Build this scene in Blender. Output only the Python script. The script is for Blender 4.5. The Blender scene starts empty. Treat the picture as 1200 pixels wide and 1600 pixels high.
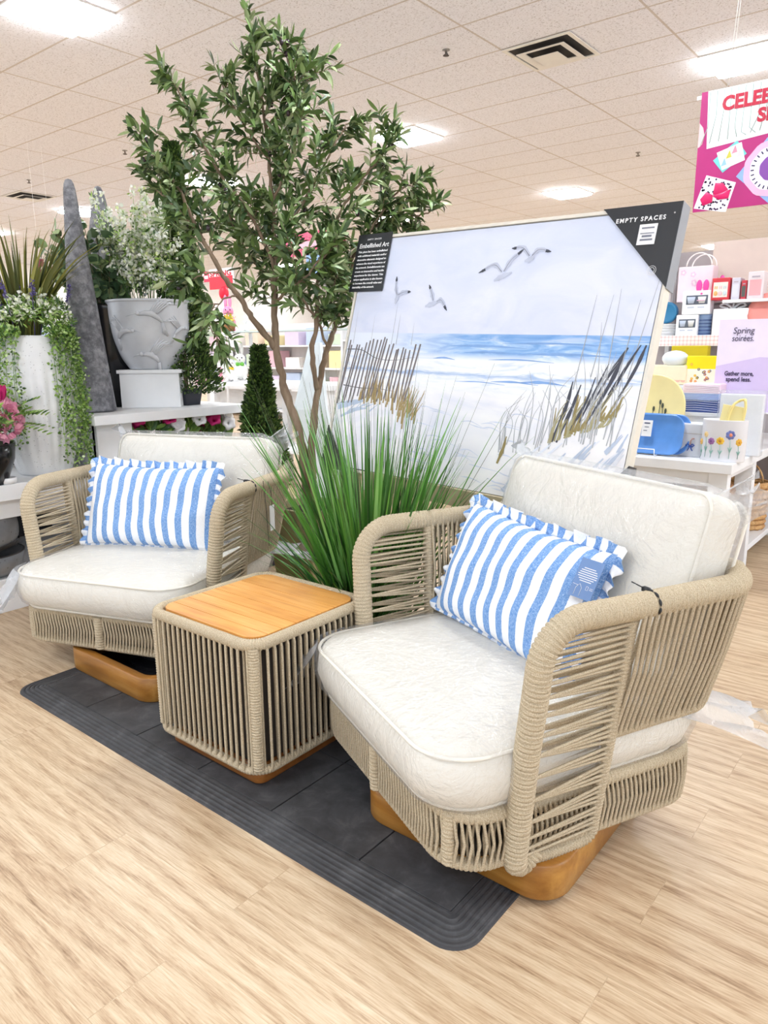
import bpy, math, random
import numpy as np
from mathutils import Matrix, Vector

# ------------------------------------------------------------------ camera, world, exposure
SC = bpy.context.scene
COL = SC.collection
random.seed(7)
RNG = np.random.default_rng(11)
PI = math.pi
F, YAW, PITCH, ROLL, H = 1143.06, 0.6815, -0.2215, -0.0076, 1.30
FW = np.array([-math.cos(PITCH)*math.sin(YAW), math.cos(PITCH)*math.cos(YAW), math.sin(PITCH)])
_r = np.array([math.cos(YAW), math.sin(YAW), 0.0])
_u = np.cross(_r, FW)
RT = math.cos(ROLL)*_r+math.sin(ROLL)*_u
UP = -math.sin(ROLL)*_r+math.cos(ROLL)*_u
EYE = np.array([0, 0, H])
cam = bpy.data.cameras.new('camera')
cam.sensor_fit = 'HORIZONTAL'
cam.sensor_width = 36.0
cam.lens = F/1200*36
cam.clip_start = 0.05
co = bpy.data.objects.new('camera', cam)
COL.objects.link(co)
M = Matrix(((RT[0], UP[0], -FW[0], 0), (RT[1], UP[1], -FW[1], 0), (RT[2], UP[2], -FW[2], H), (0, 0, 0, 1)))
co.matrix_world = M
SC.camera = co

VS = SC.view_settings
VS.view_transform = 'Standard'
VS.look = 'None'
VS.exposure = 0.33
VS.gamma = 1.0
VS.use_curve_mapping = False
w = bpy.data.worlds.new('ambient_fill')  # soft cool fill light, added to enter by the hall's open sides
SC.world = w
w.use_nodes = True
w.node_tree.nodes['Background'].inputs[0].default_value = (0.83, 0.91, 1.0, 1)
w.node_tree.nodes['Background'].inputs[1].default_value = 1.25
PANEL_W = 22.0        # watts of one ceiling panel
PANEL_EMIT = 30.0
CEIL = H+2.4152


def ray(x, y):
    return FW+RT*(x-600)/F-UP*(y-800)/F


def atz(x, y, z):
    d = ray(x, y); return EYE+d*(z-H)/d[2]


def aty(x, y, Y):
    d = ray(x, y); return EYE+d*Y/d[1]


def atx(x, y, X):
    d = ray(x, y); return EYE+d*X/d[0]


def atd(x, y, D):
    return EYE+ray(x, y)*D


# ------------------------------------------------------------------ materials
def srgb(r, g, b):
    f = lambda c: (c/255/12.92) if c/255 <= 0.04045 else ((c/255+0.055)/1.055)**2.4
    return (f(r), f(g), f(b), 1)


class NT:
    def __init__(s, name):
        s.m = bpy.data.materials.new(name); s.m.use_nodes = True
        s.t = s.m.node_tree; s.p = s.t.nodes['Principled BSDF']; s.out = s.t.nodes['Material Output']

    def n(s, typ, **kw):
        nd = s.t.nodes.new('ShaderNode'+typ)
        for k, v in kw.items():
            if k.startswith('i_'):
                key = k[2:]
                nd.inputs[int(key) if key.isdigit() else key.replace('_', ' ')].default_value = v
            else: setattr(nd, k, v)
        return nd

    def l(s, a, b): s.t.links.new(a, b)

    def co(s, kind='Object', scale=(1, 1, 1), loc=(0, 0, 0), rot=(0, 0, 0)):
        tc = s.n('TexCoord'); mp = s.n('Mapping')
        mp.inputs['Scale'].default_value = scale; mp.inputs['Location'].default_value = loc; mp.inputs['Rotation'].default_value = rot
        s.l(tc.outputs[kind], mp.inputs['Vector']); return mp.outputs[0]

    def ramp(s, fac, stops, interp='LINEAR'):
        r = s.n('ValToRGB'); cr = r.color_ramp; cr.interpolation = interp
        while len(cr.elements) < len(stops): cr.elements.new(0.5)
        for e, (p, c) in zip(cr.elements, stops): e.position = p; e.color = c
        s.l(fac, r.inputs[0]); return r.outputs[0]

    def math(s, op, a, b=None, c=None):
        m = s.n('Math', operation=op)
        for i, v in enumerate((a, b, c)):
            if v is None: continue
            if isinstance(v, (int, float)): m.inputs[i].default_value = v
            else: s.l(v, m.inputs[i])
        return m.outputs[0]

    def mix(s, fac, a, b, blend='MIX'):
        m = s.n('Mix', data_type='RGBA', blend_type=blend)
        for i, v in ((0, fac), (6, a), (7, b)):
            if isinstance(v, (int, float)): m.inputs[i].default_value = v
            elif isinstance(v, tuple): m.inputs[i].default_value = v
            else: s.l(v, m.inputs[i])
        return m.outputs[2]

    def noise(s, vec, scale, detail=3, rough=.5, dist=0):
        n = s.n('TexNoise'); n.inputs['Scale'].default_value = scale; n.inputs['Detail'].default_value = detail
        n.inputs['Roughness'].default_value = rough; n.inputs['Distortion'].default_value = dist
        if vec is not None: s.l(vec, n.inputs['Vector'])
        return n.outputs[0]

    def bump(s, hgt, strength=.3, dist=.002):
        b = s.n('Bump'); b.inputs['Strength'].default_value = strength; b.inputs['Distance'].default_value = dist
        s.l(hgt, b.inputs['Height']); s.l(b.outputs[0], s.p.inputs['Normal'])

    def base(s, c):
        if isinstance(c, tuple): s.p.inputs['Base Color'].default_value = c
        else: s.l(c, s.p.inputs['Base Color'])

    def set(s, **kw):
        for k, v in kw.items(): s.p.inputs[k.replace('_', ' ')].default_value = v
        return s


_pm = {}


def plain(c, rough=.5, var=.06, metal=0, spec=.5, scale=12):
    """a lightly mottled procedural paint / plastic / cloth"""
    key = (c, rough, var, metal, scale)
    if key in _pm: return _pm[key]
    t = NT('paint_%d_%d_%d' % c)
    b = srgb(*c); lo = tuple(x*(1-var) for x in b[:3])+(1,); hi = tuple(min(1, x*(1+var)) for x in b[:3])+(1,)
    t.base(t.ramp(t.noise(t.co(), scale, 4), [(.3, lo), (.7, hi)]))
    t.set(Roughness=rough, Metallic=metal, Specular_IOR_Level=spec)
    _pm[key] = t.m
    return t.m


def leafmat(name, lo, hi, rough=.5, pale=None):
    """colour by the random value stored in uv.x"""
    t = NT(name)
    uv = t.n('UVMap'); sp = t.n('SeparateXYZ'); t.l(uv.outputs[0], sp.inputs[0])
    c = t.ramp(sp.outputs[0], [(0, srgb(*lo)), (1, srgb(*hi))] if pale is None else [(0, srgb(*lo)), (.7, srgb(*hi)), (1, srgb(*pale))])
    t.base(c); t.set(Roughness=rough)
    return t.m


def mat_rope():
    t = NT('tan_rope')
    uv = t.n('UVMap'); sp = t.n('SeparateXYZ'); t.l(uv.outputs[0], sp.inputs[0])
    tw = t.math('SINE', t.math('ADD', t.math('MULTIPLY', sp.outputs[0], 1500.0), t.math('MULTIPLY', sp.outputs[1], 12.566)))
    ns = t.noise(t.co(scale=(1, 1, 1)), 420, 2)
    c = t.ramp(ns, [(.25, srgb(160, 142, 116)), (.5, srgb(196, 180, 153)), (.8, srgb(217, 204, 180))])
    c = t.mix(t.math('MULTIPLY_ADD', tw, .08, .08), c, srgb(128, 110, 86))
    t.base(c); t.bump(t.math('ADD', t.math('MULTIPLY', tw, .5), ns), .5, .0012)
    t.set(Roughness=.8, Specular_IOR_Level=.25)
    return t.m


def mat_wood(name, cols, ringscale=22, rough=.35, axis='X', sc=1.0):
    t = NT(name)
    s = {'X': (.9, 9, 9), 'Y': (9, .9, 9), 'Z': (9, 9, .9)}[axis]
    v = t.co(scale=tuple(k*sc for k in s))
    n1 = t.noise(v, 1.6, 4, .55, .6); n2 = t.noise(v, 9, 3, .6)
    big = t.noise(t.co(), 3.5, 2)
    f = t.math('ADD', t.math('MULTIPLY', n1, .62), t.math('ADD', t.math('MULTIPLY', n2, .2), t.math('MULTIPLY', big, .3)))
    t.base(t.ramp(f, [(.34, srgb(*cols[0])), (.55, srgb(*cols[1])), (.76, srgb(*cols[2]))]))
    t.bump(n2, .08, .001); t.set(Roughness=rough)
    return t.m


def mat_floor():
    t = NT('oak_vinyl_planks')
    v = t.co()
    br = t.n('TexBrick', offset=.37, offset_frequency=2)
    for k, x in (('Scale', 1.0), ('Mortar Size', .0012), ('Mortar Smooth', .3), ('Brick Width', 1.22), ('Row Height', .185), ('Bias', 0.0)): br.inputs[k].default_value = x
    br.inputs['Color1'].default_value = (0, 0, 0, 1); br.inputs['Color2'].default_value = (1, 1, 1, 1); br.inputs['Mortar'].default_value = (.5, .5, .5, 1)
    t.l(v, br.inputs['Vector'])
    sh = t.n('VectorMath', operation='MULTIPLY_ADD')      # shift the grain from plank to plank
    t.l(br.outputs['Color'], sh.inputs[0]); sh.inputs[1].default_value = (7.3, 3.1, 0); t.l(v, sh.inputs[2])

    def st(sx, sy):
        m = t.n('Mapping'); m.inputs['Scale'].default_value = (sx, sy, 1); t.l(sh.outputs[0], m.inputs['Vector']); return m.outputs[0]
    fine = t.noise(st(7, 130), 1.6, 5, .7, .4)
    mid = t.noise(st(1.5, 9), 1.6, 7, .66, 2.6)
    wv = t.n('TexWave', wave_type='BANDS', bands_direction='Y'); t.l(st(.8, 4.5), wv.inputs['Vector'])
    for k, x in (('Scale', 1.4), ('Distortion', 11.0), ('Detail', 4.0), ('Detail Scale', 1.3)): wv.inputs[k].default_value = x
    f = t.math('ADD', t.math('MULTIPLY', fine, .52), t.math('ADD', t.math('MULTIPLY', mid, .27), t.math('MULTIPLY', wv.outputs[1], .09)))
    f = t.math('ADD', f, t.math('MULTIPLY', br.outputs['Color'], .05))
    c = t.ramp(f, [(.29, srgb(134, 104, 76)), (.41, srgb(184, 156, 125)), (.50, srgb(204, 180, 149)), (.63, srgb(220, 202, 175))])
    c = t.mix(t.math('MULTIPLY', br.outputs['Fac'], .35), c, srgb(150, 122, 94))
    t.base(c); t.bump(fine, .06, .001); t.set(Roughness=.42, Specular_IOR_Level=.4)
    return t.m


def mat_ceiling():
    t = NT('acoustic_ceiling_tiles')
    v = t.co(loc=(3.503, -6.529, 0))
    br = t.n('TexBrick', offset=0.0)
    for k, x in (('Scale', 1.0), ('Mortar Size', .011), ('Mortar Smooth', .25), ('Brick Width', 1.2192), ('Row Height', .6096)): br.inputs[k].default_value = x
    br.inputs['Color1'].default_value = (0, 0, 0, 1); br.inputs['Color2'].default_value = (1, 1, 1, 1)
    t.l(v, br.inputs['Vector'])
    sp = t.noise(v, 75, 4, .8)
    c = t.ramp(sp, [(.34, srgb(150, 142, 142)), (.43, srgb(234, 233, 240)), (.7, srgb(245, 245, 252))])
    c = t.mix(t.math('MULTIPLY', br.outputs['Color'], .06), c, srgb(214, 206, 202))
    c = t.mix(t.math('MULTIPLY', br.outputs['Fac'], .75), c, srgb(190, 176, 164))
    t.base(c); t.bump(t.math('SUBTRACT', sp, t.math('MULTIPLY', br.outputs['Fac'], 1.5)), .25, .004); t.set(Roughness=.9)
    return t.m


def mat_fabric(name, c, weave=900, wr=0.0):
    t = NT(name)
    v = t.co(); n = t.noise(v, weave, 2); big = t.noise(v, 9, 4, .6, 1.2)
    b = srgb(*c); t.base(t.ramp(n, [(.3, tuple(x*.93 for x in b[:3])+(1,)), (.7, b)]))
    t.bump(t.math('ADD', t.math('MULTIPLY', n, .08), t.math('MULTIPLY', big, wr)), .5, .01)
    t.set(Roughness=.85, Specular_IOR_Level=.2)
    return t.m


def mat_plastic_film(name='clear_plastic_film', haze=.10):
    t = NT(name)
    tr = t.n('BsdfTransparent'); tr.inputs[0].default_value = (.985, .988, .992, 1)
    gl = t.n('BsdfGlossy'); gl.inputs['Roughness'].default_value = .16
    df = t.n('BsdfDiffuse'); df.inputs[0].default_value = (.9, .92, .96, 1)
    v = t.co(); n = t.noise(v, 13, 4, .65, 2.2); n2 = t.noise(v, 46, 3, .6, 1.5)
    hgt = t.math('ADD', t.math('MULTIPLY', n, .8), t.math('MULTIPLY', n2, .25))
    b = t.n('Bump'); b.inputs['Strength'].default_value = .9; b.inputs['Distance'].default_value = .02; t.l(hgt, b.inputs['Height'])
    t.l(b.outputs[0], gl.inputs['Normal']); t.l(b.outputs[0], df.inputs['Normal'])
    lw = t.n('LayerWeight'); lw.inputs['Blend'].default_value = .3; t.l(b.outputs[0], lw.inputs['Normal'])
    m1 = t.n('MixShader'); t.l(t.math('MULTIPLY_ADD', lw.outputs['Facing'], .35, .045), m1.inputs[0]); t.l(tr.outputs[0], m1.inputs[1]); t.l(gl.outputs[0], m1.inputs[2])
    m2 = t.n('MixShader'); m2.inputs[0].default_value = haze; t.l(m1.outputs[0], m2.inputs[1]); t.l(df.outputs[0], m2.inputs[2])
    t.l(m2.outputs[0], t.out.inputs[0])
    return t.m


def mat_stripes():
    t = NT('blue_and_white_striped_linen')
    uv = t.n('UVMap'); sp = t.n('SeparateXYZ'); t.l(uv.outputs[0], sp.inputs[0])
    fr = t.math('FRACT', t.math('ADD', t.math('MULTIPLY', sp.outputs[0], 1/.0615), .25))
    edge = t.noise(t.co('UV', scale=(60, 400, 1)), 1, 2)
    m = t.math('LESS_THAN', t.math('ADD', fr, t.math('MULTIPLY', edge, .05)), .5)
    h1 = t.noise(t.co('UV', scale=(900, 90, 1)), 1, 2, .6); h2 = t.noise(t.co('UV', scale=(90, 900, 1)), 1, 2, .6)
    hh = t.math('MULTIPLY', t.math('ADD', h1, h2), .5)
    blue = t.ramp(hh, [(.36, srgb(84, 128, 190)), (.5, srgb(112, 155, 212)), (.62, srgb(190, 212, 238))])
    white = t.ramp(hh, [(.3, srgb(232, 233, 238)), (.6, srgb(250, 250, 252))])
    t.base(t.mix(m, white, blue)); t.bump(hh, .4, .001); t.set(Roughness=.9, Specular_IOR_Level=.15)
    return t.m


def mat_speckle(name, base, dark, scale=55, thr=.36, rough=.55, base2=None):
    t = NT(name); v = t.co()
    n = t.noise(v, scale, 2, .6); b = t.noise(v, 7, 4)
    c = t.ramp(b, [(.3, srgb(*(base2 or base))), (.7, srgb(*base))])
    vo = t.n('TexVoronoi'); vo.inputs['Scale'].default_value = scale; t.l(v, vo.inputs['Vector'])
    c = t.mix(t.math('MULTIPLY', t.math('LESS_THAN', vo.outputs[0], .14), .5), c, srgb(*dark))
    t.base(c); t.bump(n, .25, .003); t.set(Roughness=rough)
    return t.m


def mat_concrete():
    t = NT('grey_cast_concrete'); v = t.co()
    n = t.noise(v, 26, 6, .7); b = t.noise(v, 4, 3); f = t.math('ADD', t.math('MULTIPLY', n, .7), t.math('MULTIPLY', b, .4))
    t.base(t.ramp(f, [(.36, srgb(70, 70, 76)), (.52, srgb(112, 112, 118)), (.68, srgb(160, 160, 165))]))
    t.bump(n, .4, .006); t.set(Roughness=.8)
    return t.m


def mat_rubber():
    t = NT('charcoal_rubber'); v = t.co()
    n = t.noise(v, 14, 6, .65, .5); sp = t.noise(v, 160, 2)
    t.base(t.ramp(n, [(.35, srgb(50, 50, 53)), (.55, srgb(64, 64, 67)), (.75, srgb(88, 88, 90))]))
    t.bump(sp, .2, .001); t.set(Roughness=.62)
    return t.m


def emit(name, c, s):
    t = NT(name); t.base(c); t.p.inputs['Emission Color'].default_value = c; t.p.inputs['Emission Strength'].default_value = s
    return t.m


# ------------------------------------------------------------------ mesh building
def norm(a):
    a = np.asarray(a, float); return a/max(1e-9, np.linalg.norm(a))


def resample(pts, step, closed=False):
    p = np.asarray(pts, float)
    if closed: p = np.vstack([p, p[:1]])
    d = np.r_[0, np.cumsum(np.linalg.norm(np.diff(p, axis=0), axis=1))]
    n = max(3, int(round(d[-1]/step))+1)
    t = np.linspace(0, d[-1], n)
    q = np.stack([np.interp(t, d, p[:, i]) for i in range(3)], 1)
    return (q[:-1], t[:-1]) if closed else (q, t)


def smooth_path(pts, n=8):
    """Catmull-Rom through the points"""
    p = [np.asarray(x, float) for x in pts]
    p = [2*p[0]-p[1]]+p+[2*p[-1]-p[-2]]
    out = []
    for i in range(1, len(p)-2):
        for k in range(n):
            t = k/n
            out.append(.5*((2*p[i])+(-p[i-1]+p[i+1])*t+(2*p[i-1]-5*p[i]+4*p[i+1]-p[i+2])*t*t+(-p[i-1]+3*p[i]-3*p[i+1]+p[i+2])*t**3))
    out.append(p[-2])
    return np.array(out)


class MB:
    def __init__(s): s.v = []; s.f = []; s.uv = []; s.n = 0

    def add(s, v, f, uv=None):
        v = np.asarray(v, float)
        s.v.append(v); s.f.extend([tuple(int(i)+s.n for i in q) for q in f])
        s.uv.append(np.asarray(uv, float) if uv is not None else v[:, :2].copy()); s.n += len(v)
        return s

    def tube(s, pts, r, n=8, closed=False, cap=True):
        p = np.asarray(pts, float); m = len(p)
        if closed: t = np.roll(p, -1, 0)-np.roll(p, 1, 0)
        else: t = np.gradient(p, axis=0)
        t /= np.maximum(1e-9, np.linalg.norm(t, axis=1))[:, None]
        a = norm(np.cross(t[0], (0, 0, 1) if abs(t[0][2]) < .9 else (1, 0, 0)))
        A = [a]
        for i in range(1, m):
            a = a-t[i]*(a@t[i]); a = norm(a); A.append(a)
        A = np.array(A); B = np.cross(t, A)
        if closed:   # spread the twist
            a2 = A[-1]-t[0]*(A[-1]@t[0]); a2 = norm(a2); ang = math.atan2(a2@B[0], a2@A[0])
            th = -ang*np.arange(m)/m
            A, B = A*np.cos(th)[:, None]+B*np.sin(th)[:, None], B*np.cos(th)[:, None]-A*np.sin(th)[:, None]
        r = np.broadcast_to(np.asarray(r, float), (m,))
        ph = np.arange(n)/n*2*PI
        V = p[:, None]+r[:, None, None]*(A[:, None]*np.cos(ph)[None, :, None]+B[:, None]*np.sin(ph)[None, :, None])
        d = np.r_[0, np.cumsum(np.linalg.norm(np.diff(p, axis=0), axis=1))]
        uv = np.stack([np.repeat(d, n), np.tile(np.arange(n)/n, m)], 1)
        f = []
        k = m if closed else m-1
        for i in range(k):
            i2 = (i+1) % m
            for j in range(n):
                j2 = (j+1) % n
                f.append((i*n+j, i*n+j2, i2*n+j2, i2*n+j))
        if cap and not closed:
            f.append(tuple(range(n-1, -1, -1))); f.append(tuple((m-1)*n+j for j in range(n)))
        return s.add(V.reshape(-1, 3), f, uv)

    def wrap(s, pts, R, closed=False, coil=.0105, n=12, depth=.0026):
        """a rope-wound tube: scalloped coils"""
        q, t = resample(pts, coil/4, closed)
        r = R-depth+depth*1.6*np.sqrt(np.abs(np.sin(PI*t/coil)))
        return s.tube(q, r, n, closed)

    def box(s, a, b):
        x0, y0, z0 = a; x1, y1, z1 = b
        v = [(x0, y0, z0), (x1, y0, z0), (x1, y1, z0), (x0, y1, z0), (x0, y0, z1), (x1, y0, z1), (x1, y1, z1), (x0, y1, z1)]
        uv = [(p[0]+p[1], p[2]) for p in v]
        return s.add(v, [(0, 3, 2, 1), (4, 5, 6, 7), (0, 1, 5, 4), (1, 2, 6, 5), (2, 3, 7, 6), (3, 0, 4, 7)], uv)

    def loft(s, loops, caps=True, closed=True, uvs=None):
        L = np.asarray(loops, float); m, n = L.shape[:2]; f = []
        for i in range(m-1):
            for j in range(n if closed else n-1):
                j2 = (j+1) % n; f.append((i*n+j, i*n+j2, (i+1)*n+j2, (i+1)*n+j))
        if caps and closed: f.append(tuple(range(n-1, -1, -1))); f.append(tuple((m-1)*n+j for j in range(n)))
        return s.add(L.reshape(-1, 3), f, uvs)

    def lathe(s, prof, n=32, c=(0, 0, 0), fn=None, sx=1, sy=1, caps=True):
        ph = np.arange(n)/n*2*PI; loops = []
        for r, z in prof:
            rr = np.full(n, r) if fn is None else np.array([fn(r, z, a) for a in ph])
            loops.append(np.stack([c[0]+rr*np.cos(ph)*sx, c[1]+rr*np.sin(ph)*sy, np.full(n, c[2]+z)], 1))
        return s.loft(loops, caps)

    def grid(s, P, uv=None):
        P = np.asarray(P, float); a, b = P.shape[:2]; f = []
        for i in range(a-1):
            for j in range(b-1): f.append((i*b+j, i*b+j+1, (i+1)*b+j+1, (i+1)*b+j))
        return s.add(P.reshape(-1, 3), f, None if uv is None else np.asarray(uv).reshape(-1, 2))

    def ball(s, c, r, n=10, m=7, sc=(1, 1, 1)):
        th = np.linspace(.02, PI-.02, m)
        loops = []
        for t in th[::-1]:
            ph = np.arange(n)/n*2*PI
            loops.append(np.stack([c[0]+r*sc[0]*math.sin(t)*np.cos(ph), c[1]+r*sc[1]*math.sin(t)*np.sin(ph), np.full(n, c[2]+r*sc[2]*math.cos(t))], 1))
        return s.loft(loops)

    def leaf(s, p, d, side, L, W, bend=0.0, fold=.15, seg=4, rnd=None):
        """a pointed blade with a mid-rib fold; bends along its length"""
        d = norm(d); side = norm(np.asarray(side)-d*(np.dot(side, d))); nrm = np.cross(side, d)
        p = np.asarray(p, float); V = []; uv = []; rnd = random.random() if rnd is None else rnd
        for i in range(seg+1):
            t = i/seg; wd = W*.5*math.sin(PI*min(1, .10+t*.88))**.62 if i < seg else W*.05
            c = p+d*L*t*(1-.2*abs(bend)*t)-nrm*bend*L*t*t*.5
            V += [c-side*wd+nrm*fold*wd, c, c+side*wd+nrm*fold*wd]; uv += [(rnd, t)]*3
        f = []
        for i in range(seg):
            a = i*3; f += [(a, a+1, a+4, a+3), (a+1, a+2, a+5, a+4)]
        return s.add(V, f, uv)

    def build(s, name, mat, parent=None, smooth=True, bevel=0, loc=None, rot=None, solid=0, subd=0, auto=None):
        me = bpy.data.meshes.new(name)
        V = np.vstack(s.v); me.from_pydata(V.tolist(), [], s.f); me.update()
        UV = np.vstack(s.uv); lay = me.uv_layers.new(name='UVMap')
        li = np.empty(len(me.loops), np.int32); me.loops.foreach_get('vertex_index', li)
        lay.data.foreach_set('uv', UV[li].astype(np.float32).ravel())
        me.polygons.foreach_set('use_smooth', [smooth]*len(me.polygons))
        me.materials.append(mat)
        o = bpy.data.objects.new(name, me); COL.objects.link(o)
        if parent is not None: o.parent = parent
        if loc is not None: o.location = loc
        if rot is not None: o.rotation_euler = rot
        if solid: md = o.modifiers.new('thick', 'SOLIDIFY'); md.thickness = solid; md.offset = 0
        if bevel:
            md = o.modifiers.new('bevel', 'BEVEL'); md.width = bevel; md.segments = 3; md.limit_method = 'ANGLE'; md.angle_limit = 0.6
        if subd: md = o.modifiers.new('sub', 'SUBSURF'); md.levels = subd; md.render_levels = subd
        return o


def tag(o, label=None, cat=None, group=None, kind=None):
    for k, v in (('label', label), ('category', cat), ('group', group), ('kind', kind)):
        if v: o[k] = v
    return o


def thing(name, label, cat, loc=(0, 0, 0), rz=0, group=None):
    o = bpy.data.objects.new(name, None); COL.objects.link(o); o.empty_display_size = .05
    o.location = loc; o.rotation_euler = (0, 0, rz)
    return tag(o, label, cat, group)


def struct(o): o['kind'] = 'structure'; return o


def copy_tree(o, parent=None):
    c = o.copy(); COL.objects.link(c); c.parent = parent
    for ch in list(o.children): copy_tree(ch, c)
    return c


def rrect(hx, hy, r, n=6, c=(0, 0)):
    """rounded rectangle loop, counter-clockwise from +x side"""
    out = []
    for cx, cy, a0 in ((hx-r, hy-r, 0), (-hx+r, hy-r, PI/2), (-hx+r, -hy+r, PI), (hx-r, -hy+r, 1.5*PI)):
        for k in range(n+1):
            a = a0+PI/2*k/n; out.append((c[0]+cx+r*math.cos(a), c[1]+cy+r*math.sin(a)))
    return np.array(out)


def loop3(l, z): return np.c_[l, np.full(len(l), z)]


_bf = None


def text(body, size, mat, name='lettering', parent=None, align='LEFT', bold=0.0, shear=0.0, ext=.0006, loc=(0, 0, 0), rot=(PI/2, 0, 0), sp=1.0, line=1.0, width=None):
    cu = bpy.data.curves.new('t', 'FONT'); cu.body = body; cu.size = size; cu.align_x = align; cu.offset = bold; cu.shear = shear
    cu.extrude = ext; cu.space_character = sp; cu.space_line = line; cu.resolution_u = 3
    o = bpy.data.objects.new('t', cu); COL.objects.link(o)
    dg = bpy.context.evaluated_depsgraph_get()
    me = bpy.data.meshes.new_from_object(o.evaluated_get(dg)); bpy.data.objects.remove(o)
    me.materials.clear(); me.materials.append(mat)
    if width:
        xs = [v.co.x for v in me.vertices]; k = width/(max(xs)-min(xs))
        for v in me.vertices: v.co.x *= k
    ob = bpy.data.objects.new(name, me); COL.objects.link(ob); ob.parent = parent; ob.location = loc; ob.rotation_euler = rot
    return ob


WHITE = plain((238, 238, 240), .45, .02)
BLACK = plain((26, 27, 31), .45, .1)
ROPE = mat_rope()
FILM = mat_plastic_film()
FILMC = mat_plastic_film('crumpled_plastic_film', .34)
CREAM = mat_fabric('cream_cushion_canvas', (240, 234, 222), 900, .25)
STRIPE = mat_stripes()
TEAK = mat_wood('oiled_teak', ((110, 68, 22), (154, 102, 40), (188, 138, 68)), rough=.3)
TEAKTOP = mat_wood('teak_table_boards', ((186, 118, 48), (222, 158, 82), (240, 190, 118)), rough=.4, sc=1.4)
RUBBER = mat_rubber()
# ------------------------------------------------------------------ the hall
X0, X1, Y0, Y1 = -22.0, 9.0, -5.0, 24.0
m = MB(); m.add([(X0, Y0, 0), (X1, Y0, 0), (X1, Y1, 0), (X0, Y1, 0)], [(0, 1, 2, 3)])
struct(m.build('floor', mat_floor(), smooth=False))
m = MB(); m.add([(X0, Y0, CEIL), (X1, Y0, CEIL), (X1, Y1, CEIL), (X0, Y1, CEIL)], [(3, 2, 1, 0)])
struct(m.build('ceiling', mat_ceiling(), smooth=False))
m = MB(); m.box((X0-.1, Y1, 0), (X1, Y1+.1, CEIL)); struct(m.build('wall_back', plain((236, 228, 222), .7, .03), smooth=False))
m = MB(); m.box((X0-.1, Y0, 0), (X0, Y1, CEIL)); struct(m.build('wall_left', plain((240, 236, 232), .7, .03), smooth=False))

# ceiling light panels on the tile grid
PANEL_FRAME = plain((236, 232, 228), .5, .02)
DIFF = emit('lit_acrylic_diffuser', (.90, .96, 1, 1), PANEL_EMIT)


def light_proto():
    t = thing('ceiling_light', '', 'ceiling light')
    s = .292
    f = MB()
    for a, b in (((-.305, -.305, -.012), (.305, -s, .004)), ((-.305, s, -.012), (.305, .305, .004)), ((-.305, -s, -.012), (-s, s, .004)), ((s, -s, -.012), (.305, s, .004))): f.box(a, b)
    f.build('frame', PANEL_FRAME, t, False)
    d = MB(); d.loft([loop3(rrect(s, s, .01, 2), -.001), loop3(rrect(s-.004, s-.004, .01, 2), -.03), loop3(rrect(s-.05, s-.05, .02, 2), -.05)][::-1]); d.build('diffuser', DIFF, t, True)
    ld = bpy.data.lights.new('panel_lamp', 'AREA'); ld.shape = 'SQUARE'; ld.size = .56; ld.energy = PANEL_W; ld.color = (.80, .90, 1)
    lo = bpy.data.objects.new('lamp', ld); COL.objects.link(lo); lo.parent = t; lo.location = (0, 0, -.055)
    return t


LP = light_proto(); first = True
LAB = {(0, 0): 'square lit ceiling panel at the upper left corner, nearest of the ceiling lights',
       (0, 1): 'square lit ceiling panel right of the olive tree top',
       (0, 2): 'square lit ceiling panel just above the beach picture, third along its row',
       (1, 1): 'square lit ceiling panel at the right edge above the hanging magenta banner',
       (-2, 1): 'square lit ceiling panel behind the tip of the front grey cone',
       (-1, 1): 'square lit ceiling panel glimpsed through the left side of the olive tree',
       (1, 3): 'small far lit ceiling panel right of the beach picture, under the banner'}
for i in range(-4, 4):
    for j in range(-1, 5):
        o = LP if first else copy_tree(LP); first = False
        o.location = (-5.636+3.658*i, 3.177+4.267*j, CEIL-.001)
        o['label'] = LAB.get((i, j), 'square lit ceiling panel further off in the rows of ceiling lights')
        o['group'] = 'ceiling light panels'

# air diffusers
def vent(loc, label):
    t = thing('ceiling_vent', label, 'air vent', loc, group='ceiling air vents')
    W2 = plain((230, 226, 220), .5, .02)
    b = MB(); b.box((-.27, -.27, -.004), (.27, .27, .02)); b.build('duct', plain((40, 38, 38), .8, .1), t, False)
    f = MB()
    for k, (a, c) in enumerate(((.305, .27), (.0, .0))):
        if a: f.loft([loop3(rrect(a, a, .004, 1), -.004), loop3(rrect(a, a, .004, 1), -.012), loop3(rrect(c, c, .004, 1), -.012), loop3(rrect(c, c, .004, 1), -.004)], False)
    f.build('frame', W2, t, False)
    for h, z, w_ in ((.215, -.035, .055), (.115, -.055, .116)):
        c = MB(); k = max(0.002, h-w_)
        c.loft([loop3(rrect(k, k, .002, 1), z+.012), loop3(rrect(h, h, .002, 1), z), loop3(rrect(h, h, .002, 1), z-.004), loop3(rrect(k, k, .002, 1), z+.006)], False)
        if w_ > .1: c.add([(-.1, -.1, z+.004), (.1, -.1, z+.004), (.1, .1, z+.004), (-.1, .1, z+.004)], [(3, 2, 1, 0)])
        c.build('louvre_cone', W2, t, False)
    return t


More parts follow.
